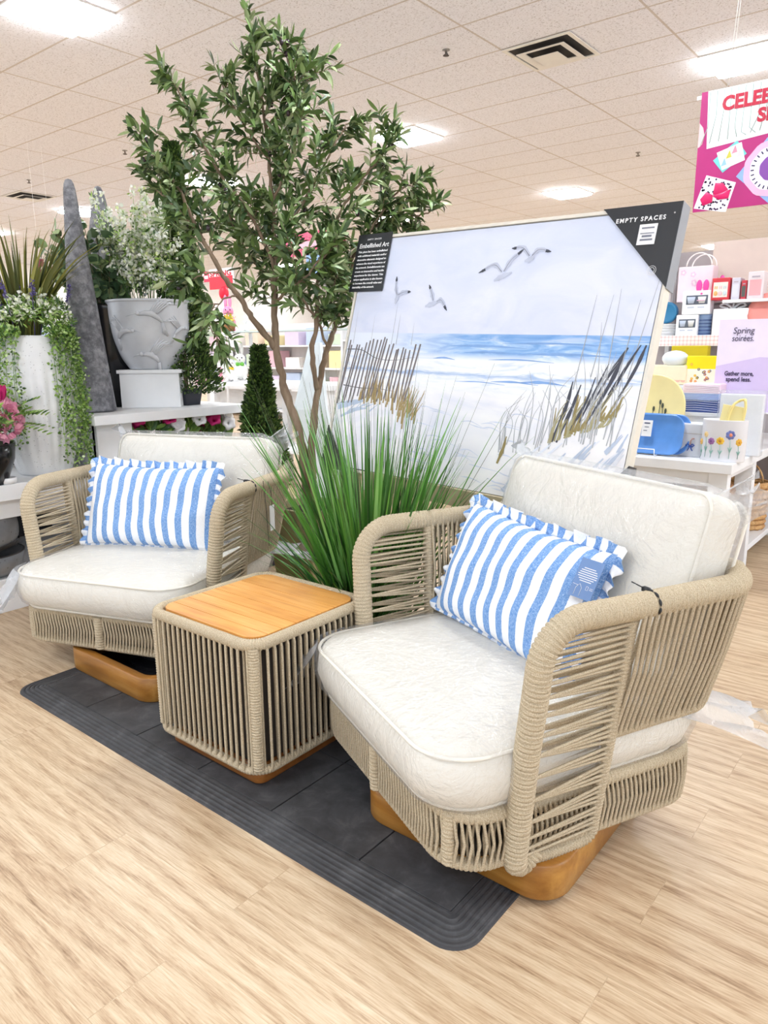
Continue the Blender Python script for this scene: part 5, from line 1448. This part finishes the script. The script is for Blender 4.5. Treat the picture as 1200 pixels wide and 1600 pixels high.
# lace box with bow
t, w_, h_ = item('gift_box', 'white lace gift box with a white bow right of the boxed mugs', 'box', 1113, 482, 1168, 519, SY+.03, .1, (248, 248, 250), base=Z1); m = MB()
for sg in (1, -1): m.tube(smooth_path([(0, .05, h_), (sg*.05, .05, h_+.035), (sg*.08, .05, h_+.02), (sg*.03, .05, h_+.002)], 5), .007, 6)
m.tube([(0, .05, h_), (.005, .05, h_+.045)], .006, 6); m.build('bow', WHITE, t)
# pink bag with hoop handles
t, w_, h_ = item('gift_bag', 'tall pale pink gift bag with hoop handles on the upper gift shelf', 'bag', 1059, 416, 1113, 468, SY+.1, .12, (248, 226, 234), base=Z2)
for y in (.0, .12):
    m = MB(); m.tube([(.02+w_*.36*math.cos(a), y, h_+.0+.085*math.sin(a)) for a in np.linspace(0, PI, 16)], .0045, 6); m.build('handle', P_((255, 244, 242)), t)
for k in range(5): flower(t, RNG.uniform(-w_*.35, w_*.4), h_*RNG.uniform(.4, .9), .02, (240, 206, 226), (250, 236, 240), -.002, 'printed_flower', 5)
for k, (q, lb) in enumerate((((1096, 447), 'hot pink bunny ear pair in front of the pale pink bag'), ((1121, 440), 'hot pink bunny ear pair above the red bunny box'))):
    Yb = SY+.03-.0*k if k == 0 else SY+.22; p = aty(q[0], q[1]+22, Yb); t = thing('bunny_ears', lb, 'ornament', (p[0], Yb, Z2), group='pink bunny ears'); m = MB(); z = aty(q[0], q[1], Yb)[2]-Z2
    for sg in (1, -1): m.ball((sg*.022, 0, z), .02, 12, 8, (1, .35, 2.1)); 
    m.ball((0, 0, z-.05), .022, 12, 8, (1.3, .5, .9)); m.build('ears', P_((244, 80, 170)), t); m = MB(); m.tube([(0, 0, 0), (0, 0, z-.04)], .004, 6); m.lathe([(.001, 0), (.03, 0), (.03, .006), (.001, .006)], 14); m.build('stand', P_((250, 210, 230)), t)
t, w_, h_ = item('cookie_box', 'red-edged window box of bunny biscuits on the upper gift shelf', 'box', 1112, 434, 1140, 466, SY+.01, .10, (214, 60, 70), base=Z2); patch(t, 'window', -w_*.4, h_*.12, w_*.4, h_*.8, (250, 236, 226))
for k, c in enumerate(((246, 190, 120), (250, 206, 210), (206, 222, 226))):
    m = MB(); x = -w_*.25+w_*.25*k; m.ball((x, -.004, h_*.3), w_*.11, 10, 7, (1, .3, 1.3)); 
    for sg in (1, -1): m.ball((x+sg*w_*.05, -.004, h_*.56), w_*.035, 8, 6, (1, .4, 3))
    m.build('biscuit', P_(c), t)
for k, (x0, x1, y0, c, w2, lb) in enumerate(((1143, 1156, 434, (216, 214, 226), (226, 226, 236), 'narrow lilac-grey gift carton beside the red-edged bunny box'), (1158, 1166, 438, (206, 64, 76), (90, 96, 90), 'narrow red gift carton on the upper gift shelf'), (1168, 1193, 424, (236, 226, 228), (240, 176, 180), 'tall pale carton with a pink panel at the right end of the upper gift shelf'))):
    t, w_, h_ = item('gift_carton', lb, 'box', x0, y0, x1, 466, SY+.015, .11, c, 'gift cartons', base=Z2); patch(t, 'front_panel', -w_*.36, h_*.12, w_*.36, h_*.7, w2); patch(t, 'print_line', -w_*.25, h_*.78, w_*.25, h_*.84, (190, 180, 190))
for k in range(3):
    o = MB().lathe([(.001, 0), (.09, 0), (.125, .012), (.125, .018), (.09, .008), (.001, .008)], 32).build('plate', P_((240, 150-10*k, 140)), None, loc=(aty(1203+k*0, 480, SY+.06)[0]-.008*k, SY+.05+.022*k, Z1+.02), rot=(PI/2-.14, 0, 0)); o.location[2] += .125
    tag(o, ('front', 'middle', 'rear')[k]+' coral pink plate standing at the right edge of the gift shelf', 'plate', 'coral plates')
# baskets under the table
WICK = mat_wood('brown_wicker', ((92, 56, 30), (146, 98, 58), (190, 144, 94)), axis='Z', rough=.8, sc=6)
def basket(label, x, y, z, rx, ry, h, mt):
    t = thing('wicker_basket', label, 'basket', (x, y, z), group='wicker baskets under the table'); m = MB(); n = 9
    m.lathe([(.02, .004), (.9, .004), (.92, .01), (.99, .98), (.94, .98), (.86, .03), (.02, .02)], 36, sx=rx, sy=ry); m.v[-1][:, 2] *= h
    for k in range(n):
        z_ = h*(k+.5)/n; q = .925+.065*(k+.5)/n; m.tube([(rx*q*math.cos(a), ry*q*math.sin(a), z_+.003*math.sin(16*a+PI*k)) for a in np.linspace(0, 2*PI, 41)[:-1]], h/n*.5, 6, True)
    m.build('weave', mt, t); m = MB(); m.tube([(rx*math.cos(a), ry*math.sin(a), h) for a in np.linspace(0, 2*PI, 33)[:-1]], .009, 7, True); m.build('rim', mt, t)
    m = MB(); m.tube([(rx*.8*math.cos(a), 0, h+ .8*rx*math.sin(a)) for a in np.linspace(0, PI, 14)], .006, 6); m.build('handle', mt, t)
WICKL = mat_wood('honey_wicker', ((150, 104, 58), (198, 152, 98), (226, 188, 138)), axis='Z', rough=.8, sc=6)
basket('honey wicker basket on the low shelf under the white table, rightmost', -1.16, 5.1, .136, .18, .14, .3, WICKL)
basket('brown wicker basket on the low shelf under the white table, left of the honey one', -1.62, 5.0, .136, .2, .15, .32, WICK)
basket('dark brown wicker basket on the floor under the front of the white table', -1.5, 4.32, 0, .22, .16, .5, mat_wood('dark_wicker', ((44, 30, 24), (86, 56, 40), (120, 84, 60)), axis='Z', rough=.8, sc=6))
basket('red-brown wicker basket on the floor beside the right front leg of the white table', -1.15, 4.36, 0, .12, .14, .52, WICK)
# another table further right with plants and baskets
t = thing('display_table', 'far white display table at the right edge beyond the first white table', 'table', (0, 0, 0))
def tb2(a, b, n): m = MB(); m.box(a, b); return m.build(n, WHITE, t, False, bevel=.003)
tb2((-1.7, 6.6, .70), (-.3, 7.5, .74), 'tabletop'); tb2((-1.65, 6.65, .1), (-.35, 7.45, .13), 'lower_shelf')
for x in (-1.68, -.40):
    for y in (6.63, 7.40): tb2((x, y, 0), (x+.08, y+.07, .699), 'leg')

# ------------------------------------------------------------------ hanging magenta banner
BY = 4.3; BO = aty(1097, 145, BY); BB = aty(1083, 332, BY); BW = .95
t = thing('hanging_banner', 'large magenta party banner hanging from the ceiling at the upper right', 'banner', (BO[0], BY, BB[2])); BH = BO[2]-BB[2]
q = lambda x, y: (aty(x, y, BY)[0]-BO[0], aty(x, y, BY)[2]-BB[2])
def poly(name, pts, col, y, par=None): m = MB(); m.add([(x, y, z) for x, z in pts], [tuple(range(len(pts)))]); return m.build(name, plain(col, .5, .06), par or t, False)
m = MB(); m.box((0, 0, 0), (BW, .006, BH)); bcard = m.build('panel', plain((176, 28, 112), .45, .12, scale=3), t, False)
hd = q(1107, 143); hb = q(1104, 233); hr = q(1200, 206); sl_ = (hr[1]-hb[1])/(hr[0]-hb[0])
hp = poly('white_header', [(hb[0], hb[1]), (BW, hb[1]+sl_*(BW-hb[0])*.8), (BW, BH), (hd[0], BH)], (236, 238, 236), -.0012)
m = MB()
for k in range(26):
    x0 = hd[0]+.012+k*.034; zb = hb[1]+sl_*.8*(x0-hb[0])+.012; zm = zb+(BH-zb)*(.35+.25*math.sin(k*.9)); m.tube([(x0, -.0016, BH-.006), (x0+.004*math.sin(k), -.0016, zm), (min(BW-.01, x0+.03*((k % 7)-3)/3), -.0016, zb+.01)], .002, 4)
m.build('grey_line_pattern', P_((170, 186, 184)), hp)
RED = P_((186, 14, 54)); a, b = q(1128, 173), q(1193, 158); fs = (q(1140, 150)[1]-q(1140, 171)[1])/.70
o = text('CELEBRATE', fs, RED, parent=hp, loc=(a[0], -.003, a[1]), bold=fs*.042, ext=.0004, width=(b[0]-a[0])*2.22)
s_ = q(1183, 190); text('SPRING', fs*.95, RED, parent=hp, loc=(s_[0], -.003, s_[1]), bold=fs*.042, ext=.0004)
c1 = poly('teal_card', [q(1114, 251), q(1152, 219), q(1167, 240), q(1129, 270)], (110, 200, 200), -.0012); c2 = poly('white_card', [q(1120, 239), q(1159, 222), q(1164, 250), q(1128, 266)], (248, 246, 250), -.002)
for x, y, c in ((1131, 256, (150, 190, 230)), (1139, 244, (200, 190, 70)), (1148, 236, (230, 140, 160)), (1155, 242, (210, 200, 236))):
    z = q(x, y); m = MB(); m.add([(z[0]-.014, -.0028, z[1]-.012), (z[0]+.014, -.0028, z[1]-.006), (z[0]+.002, -.0028, z[1]+.03)], [(0, 1, 2)]); m.build('party_hat', P_(c), c2, False)
g_ = poly('spotted_gift', [q(1084, 326), q(1104, 274), q(1150, 285), q(1134, 331), q(1128, 331)], (246, 240, 248), -.0012)
m = MB()
for k in range(70):
    u, v = RNG.random(), RNG.random(); A_, B_, C_ = np.array(q(1086, 324)), np.array(q(1104, 276)), np.array(q(1148, 287)); z = A_+(B_-A_)*u+(C_-B_)*v; z = z+ (np.array(q(1130, 330))-A_-(C_-B_))*(1-u)*v*.9
    m.add([(z[0]+.0055*math.cos(p), -.0018, z[1]+.0055*math.sin(p)) for p in np.linspace(0, 2*PI, 7)[:-1]], [tuple(range(6))])
m.build('spots', P_((60, 30, 70)), g_, False)
PKR = plain((214, 10, 96), .4, .15); m = MB()
for pts in ([(1094, 312), (1104, 300), (1114, 305), (1113, 316), (1098, 322)], [(1114, 304), (1118, 286), (1130, 286), (1138, 296), (1126, 306)], [(1113, 306), (1122, 312), (1138, 310), (1142, 296), (1130, 300)]):
    z = [q(*p) for p in pts]; c = np.mean(z, 0); m.add([(c[0], -.016, c[1])]+[(x, -.004, zz) for x, zz in z], [(0, i+1, (i+1) % len(z)+1) for i in range(len(z))])
m.build('ribbon_bow', PKR, g_)
pl_ = poly('blue_napkin', [q(1150, 276), q(1200, 214), q(1250, 262), q(1206, 322)], (140, 172, 226), -.0012)
cc = np.array(q(1207, 262))
for r, c, y in ((.135, (232, 176, 206), -.002), (.105, (240, 234, 246), -.0026), (.06, (130, 70, 160), -.0034)):
    m = MB(); m.add([(cc[0]+r*(1+.02*math.cos(9*p))*math.cos(p), y, cc[1]+r*(1+.02*math.cos(9*p))*math.sin(p)) for p in np.linspace(0, 2*PI, 41)[:-1]], [tuple(range(40))]); m.build('printed_plate', P_(c), pl_, False)
m = MB()
for k in range(26): p = k/26*2*PI; m.tube([(cc[0]+.085*math.cos(p), -.003, cc[1]+.085*math.sin(p)), (cc[0]+.100*math.cos(p), -.003, cc[1]+.100*math.sin(p))], .003, 4)
m.build('plate_edge_marks', P_((50, 40, 90)), pl_)
m = MB(); zz_ = [q(1093, 192), q(1099, 200), q(1101, 213), q(1097, 226), q(1092, 231)]; e_ = [(x-.03, z) for x, z in zz_]; m.add([(x, -.0014, z) for x, z in zz_]+[(max(.0, x-.05), -.0014, z) for x, z in zz_][::-1], [tuple(range(10))]); m.build('pink_scrap', P_((236, 190, 190)), t, False)
m = MB(); m.box((-.025, .0065, BH-.03), (BW, .016, BH-.012)); m.build('hanging_rail', P_((226, 222, 218)), t, False)
wz = CEIL-BB[2]-.002
for x0, x1 in ((q(1136, 140)[0], q(1145, 60)[0]+.02), (BW-.1, BW-.06)):
    m = MB(); m.tube([(x0, 0, BH-.02), (x1+.02, .02, wz)], .0022, 5); m.tube([(x0+.012, 0, BH-.02), (x1+.03, .02, wz)], .0018, 5); m.build('hanging_wire', P_((236, 234, 232)), t)

# ------------------------------------------------------------------ easter display glimpsed through the olive tree
EY, EZ = 4.6, .985
ex0, ex1 = aty(322, 600, EY)[0], aty(440, 600, EY)[0]
t = thing('display_table', 'white display table of ceramic rabbits glimpsed left of the olive trunk', 'table', (0, 0, 0))
def tb3(a, b, n, mt=WHITE): m = MB(); m.box(a, b); return m.build(n, mt, t, False, bevel=.003)
tb3((ex0, EY, EZ-.045), (ex1+.6, EY+.6, EZ), 'tabletop'); tb3((ex0+.1, EY+.05, .35), (ex1+.5, EY+.55, .38), 'lower_shelf')
for x in (ex0+.02, (ex0+ex1)/2, ex1+.5):
    for y in (EY+.02, EY+.5): tb3((x, y, 0), (x+.07, y+.07, EZ-.046), 'leg')
GZ = aty(390, 517, EY+.2)[2]
tb3((ex0+.1, EY+.2, GZ-.012), (ex1+.5, EY+.5, GZ), 'upper_shelf', plain((206, 222, 220), .15, .03)); tb3((ex0+.12, EY+.47, EZ), (ex0+.15, EY+.5, GZ-.013), 'upright'); tb3((ex1+.4, EY+.47, EZ), (ex1+.43, EY+.5, GZ-.013), 'upright')
def rabbit(label, x, y, z, h, col, bow=None):
    t = thing('rabbit_figurine', label, 'figurine', (x, y, z), .85, group='ceramic rabbits'); m = MB(); c = plain(col, .3, .03)
    m.ball((0, 0, h*.24), h*.24, 16, 10, (.85, .8, 1)); m.ball((0, -h*.04, h*.55), h*.15, 14, 9, (1, .95, .95))
    for sg in (1, -1): m.ball((sg*h*.06, 0, h*.82), h*.05, 10, 8, (1, .6, 3.6)); m.ball((sg*h*.13, -h*.14, h*.06), h*.08, 10, 7, (.8, 1.3, .7)); m.ball((sg*h*.13, -h*.12, h*.3), h*.055, 10, 7, (.8, .9, 1.9))
    m.build('body', c, t)
    m = MB()
    for sg in (1, -1): m.ball((sg*h*.06, -h*.17, h*.59), h*.018, 8, 6)
    m.ball((0, -h*.19, h*.53), h*.016, 8, 6); m.build('face', P_((70, 50, 50)), t)
    if bow: m = MB(); m.ball((h*.06, -h*.13, h*.42), h*.055, 8, 6); m.ball((-h*.06, -h*.13, h*.42), h*.055, 8, 6); m.ball((0, -h*.14, h*.42), h*.03, 8, 6); m.build('bow', P_(bow), t)
def ap(x, Y): return aty(x, 590, Y)[0]
rabbit('white rabbit figurine with a yellow bow, in front on the rabbit table', ap(361, EY+.1), EY+.1, EZ, .30, (246, 244, 242), (250, 214, 40))
rabbit('larger white rabbit figurine behind the one with the yellow bow', ap(343, EY+.3), EY+.3, EZ, .40, (240, 238, 236))
rabbit('small white rabbit figurine with a blue bow beside the spiral topiary', ap(335, EY+.14), EY+.14, EZ, .26, (244, 240, 240), (60, 140, 220))
rabbit('white rabbit figurine with a green bow near the small topiary tip', ap(376, EY+.34), EY+.34, EZ, .38, (244, 242, 238), (110, 190, 70))
rabbit('white rabbit figurine half hidden behind the olive trunk', ap(404, EY+.3), EY+.3, EZ, .36, (238, 236, 232), (246, 200, 60))
rabbit('small pink rabbit figurine at the front edge of the rabbit table', ap(345, EY+.06), EY+.06, EZ, .14, (246, 170, 190))
rabbit('tall pink rabbit figurine on the upper glass shelf', aty(357, 500, EY+.32)[0], EY+.32, GZ, .36, (244, 150, 190), (240, 220, 230))
rabbit('white rabbit figurine with long ears on the upper glass shelf', aty(342, 500, EY+.34)[0], EY+.34, GZ, .30, (248, 246, 244))
rabbit('white rabbit figurine lying right on the upper glass shelf', aty(384, 500, EY+.32)[0], EY+.32, GZ, .16, (250, 248, 246))
t = thing('flower_basket', 'small brown basket of yellow and green flowers on the upper glass shelf', 'basket', (aty(356, 510, EY+.22)[0], EY+.22, GZ)); m = MB(); m.lathe([(.01, 0), (.06, 0), (.08, .07), (.075, .07), (.01, .05)], 20); m.build('bowl', WICK, t); m = MB(); puff(m, (0, 0, .09), .075, 70, .03, .028, .4); m.build('flowers', leafmat('yellow_posies', (200, 170, 30), (250, 226, 90), .6, (120, 180, 60)), t)
t = thing('egg_ornament', 'red egg ornament standing above the pink rabbit', 'ornament', (aty(350, 462, EY+.42)[0], EY+.42, GZ)); m = MB(); hh = aty(350, 466, EY+.42)[2]-GZ; m.tube([(0, 0, 0), (0, 0, hh)], .008, 8); m.lathe([(.001, 0), (.05, 0), (.05, .01), (.001, .01)], 16); m.build('stem', WHITE, t); m = MB(); m.ball((0, 0, hh+.05), .05, 16, 10, (1, 1, 1.4)); m.build('shell', P_((224, 30, 60)), t)
sp_ = aty(340, 450, 5.2)
t = thing('store_sign', 'red and white sign seen through the left side of the olive tree', 'sign', (sp_[0], 5.25, 0)); zt_, zb_ = aty(340, 420, 5.25)[2], aty(340, 452, 5.25)[2]; wv_ = aty(358, 440, 5.25)[0]-aty(322, 440, 5.25)[0]
m = MB(); m.box((-wv_/2, 0, zb_), (wv_/2, .02, zt_)); m.build('card', WHITE, t, False); m = MB(); m.box((-wv_/2, -.002, zb_), (wv_/2, 0, zb_+(zt_-zb_)*.62)); m.build('red_band', P_((226, 50, 70)), t, False); text('SPRING', .075, P_((214, 40, 64)), parent=t, loc=(-wv_/2+.012, -.003, zt_-.075), bold=.002, width=wv_*.92)
m = MB(); m.tube([(0, .012, 0), (0, .012, zb_)], .012, 8); m.lathe([(.01, 0), (.15, 0), (.15, .015), (.01, .02)], 24); m.build('stand', WHITE, t)
# white shelving behind the trunk, with cartons
GX0, GX1, GY = -5.15, -3.3, 5.7
t = thing('shelf_unit', 'white shelf unit of cartons glimpsed between the olive trunks and the beach picture', 'shelf', (0, 0, 0))
for z in (.2, .62, 1.0, 1.38): m = MB(); m.box((GX0, GY, z-.02), (GX1, GY+.5, z)); m.build('shelf_board', WHITE, t, False, bevel=.002)
m = MB(); m.box((GX0, GY+.5, 0), (GX1, GY+.53, 1.9)); m.build('back_panel', P_((214, 206, 196)), t, False)
for x in (GX0-.03, GX1): m = MB(); m.box((x, GY, 0), (x+.03, GY+.5, 1.5)); m.build('upright', WHITE, t, False)
CC = ((226, 206, 170), (200, 192, 150), (240, 238, 232), (90, 140, 130), (214, 200, 184), (236, 214, 150), (244, 244, 240)); nm = ('tan', 'khaki', 'white', 'sea green', 'beige', 'straw yellow', 'off-white'); row = ('bottom', 'second', 'third', 'top')
for i, z in enumerate((.2, .62, 1.0, 1.38)):
    x = GX0+.08; k = i*2
    while x < GX1-.3:
        w_ = .2+.1*((k*7) % 5)/4; h_ = .18+.14*((k*5) % 4)/3; c = CC[k % 7]
        tt_ = thing('carton', '%s carton, %s board of the shelves behind the olive trunks, %s' % (nm[k % 7], row[i], ('left end', 'left of middle', 'middle', 'right of middle', 'right end', 'far right')[k-i*2]), 'box', (x+w_/2, GY+.03, z), group='cartons on the white shelf unit')
        m = MB(); m.box((-w_/2, 0, .0005), (w_/2, .3, h_)); m.build('box', P_(c), tt_, False, bevel=.004); patch(tt_, 'label_panel', -w_*.35, h_*.25, w_*.35, h_*.75, CC[(k+2) % 7]); x += w_+.08; k += 1
# pale slanting board on the floor behind the trunk
t = thing('folding_chair_panel', 'pale white board leaning behind the olive trunk', 'board', (-3.75, 4.0, 0)); b_ = atd(478, 640, 5.4)-np.array((-3.75, 4.0, 0)); a_ = atd(492, 535, 5.4)-np.array((-3.75, 4.0, 0))
t.name = 'leaning_board'; m = MB(); m.loft([[(-.10, -.08, 0), (.12, .1, 0), (.12, .13, 0), (-.10, -.05, 0)], [(b_[0]-.07, b_[1]-.06, b_[2]), (b_[0]+.1, b_[1]+.1, b_[2]), (b_[0]+.1, b_[1]+.13, b_[2]), (b_[0]-.07, b_[1]-.03, b_[2])], [(a_[0]-.04, a_[1]-.02, a_[2]), (a_[0]+.03, a_[1]+.02, a_[2]), (a_[0]+.03, a_[1]+.05, a_[2]), (a_[0]-.04, a_[1]+.01, a_[2])]]); m.build('board', P_((226, 234, 238)), t, False)
m = MB(); m.box((-.24, -.16, 0), (.16, .2, .012)); m.build('foot', P_((226, 234, 238)), t, False)
# hanging signs far behind the tree
for x0, y0, x1, y1, c, c2_, lb in ((440, 368, 540, 392, (232, 90, 130), (250, 190, 206), 'long pink hanging sign far behind the upper olive leaves'), (478, 392, 520, 430, (150, 186, 236), (96, 90, 180), 'pale blue hanging sign far behind the middle of the olive tree'), (318, 425, 330, 440, (232, 60, 90), (250, 240, 240), 'small red hanging sign far behind the left olive branch')):
    Y = 8.0; a, b = aty(x0, y0, Y), aty(x1, y1, Y); t = thing('hanging_sign', lb, 'sign', ((a[0]+b[0])/2, Y, b[2]), group='far hanging signs'); w_, h_ = b[0]-a[0], a[2]-b[2]
    m = MB(); m.box((-w_/2, 0, 0), (w_/2, .01, h_)); m.build('panel', P_(c), t, False); patch(t, 'printed_band', -w_*.4, h_*.3, w_*.1, h_*.6, c2_, -.003)
    for sx in (-.4, .4): m = MB(); m.tube([(w_*sx, 0, h_), (w_*sx, 0, CEIL-b[2]-.002)], .0012, 5); m.build('hanging_wire', WHITE, t)
for x0, y0, x1, y1, c, star, lb in ((55, 404, 70, 432, (150, 40, 84), 0, 'dark magenta hanging sign behind the flax at the far left'), (70, 416, 97, 434, (232, 36, 66), 1, 'red starburst hanging sign left of the front grey cone')):
    X = -9.0; a, b = atx(x0, y0, X), atx(x1, y1, X); t = thing('hanging_sign', lb, 'sign', (X, (a[1]+b[1])/2, b[2]), group='far hanging signs'); w_, h_ = b[1]-a[1], a[2]-b[2]; m = MB()
    if star: m.loft([[(d, w_*.5*(1 if k % 2 else .8)*math.cos(k/24*2*PI), h_/2+h_*.5*(1 if k % 2 else .8)*math.sin(k/24*2*PI)) for k in range(24)] for d in (0, .012)])
    else: m.box((0, -w_/2, 0), (.012, w_/2, h_))
    m.build('panel', P_(c), t, False); m = MB(); m.tube([(0, 0, h_*.95), (0, 0, CEIL-b[2]-.002)], .0012, 5); m.build('hanging_wire', WHITE, t); m = MB(); m.box((.0125, -w_*.2, h_*.4), (.014, w_*.2, h_*.55)); m.build('printed_band', P_((250, 220, 226)), t, False)
# long white merchandise rows in the distance
rows = ((-13.5, 6.0, 5.5, 'y', 'long white merchandise row far behind the grey cones'), (-9.5, 10.0, 7.0, 'x', 'long white merchandise row far behind the olive tree'), (-1.5, 11.0, 5.0, 'x', 'long white merchandise row far behind the beach picture'))
for x, y, L, ax, lb in rows:
    t = thing('merchandise_row', lb, 'shelf', (x, y, 0), 0 if ax == 'x' else PI/2); m = MB(); m.box((-L/2, .0, 0), (L/2, .1, 1.75)); m.build('back_panel', P_((240, 236, 232)), t, False)
    for z in (.15, .55, .95, 1.35): m = MB(); m.box((-L/2, -.45, z-.03), (L/2, -.001, z)); m.build('shelf_board', WHITE, t, False)
    cols = ((236, 190, 200), (190, 206, 232), (240, 226, 170), (244, 240, 236), (206, 220, 196), (222, 206, 230), (236, 214, 194))
    names = ('pink', 'light blue', 'pale yellow', 'white', 'sage', 'lilac', 'peach')
    for k in range(int(L/.55)):
        for i, z in enumerate((.55, .95, 1.35)):
            c = (k*3+i*2) % 7; xx = -L/2+.3+k*.55; h_ = .18+.12*((k+i) % 3)/2
            g = MB(); g.box((-.18, -.16, .0005), (.18, .14, h_)); p = Matrix.Rotation(0 if ax == 'x' else PI/2, 3, 'Z') @ Vector((xx, -.22, 0))
            o = g.build('carton', P_(cols[c]), None, False, bevel=.01, loc=(x+p[0], y+p[1], z), rot=(0, 0, 0 if ax == 'x' else PI/2))
            tag(o, '%s carton on the %s' % (names[c], lb[5:]), 'box', '%s cartons, %s' % (names[c], lb[30:]))
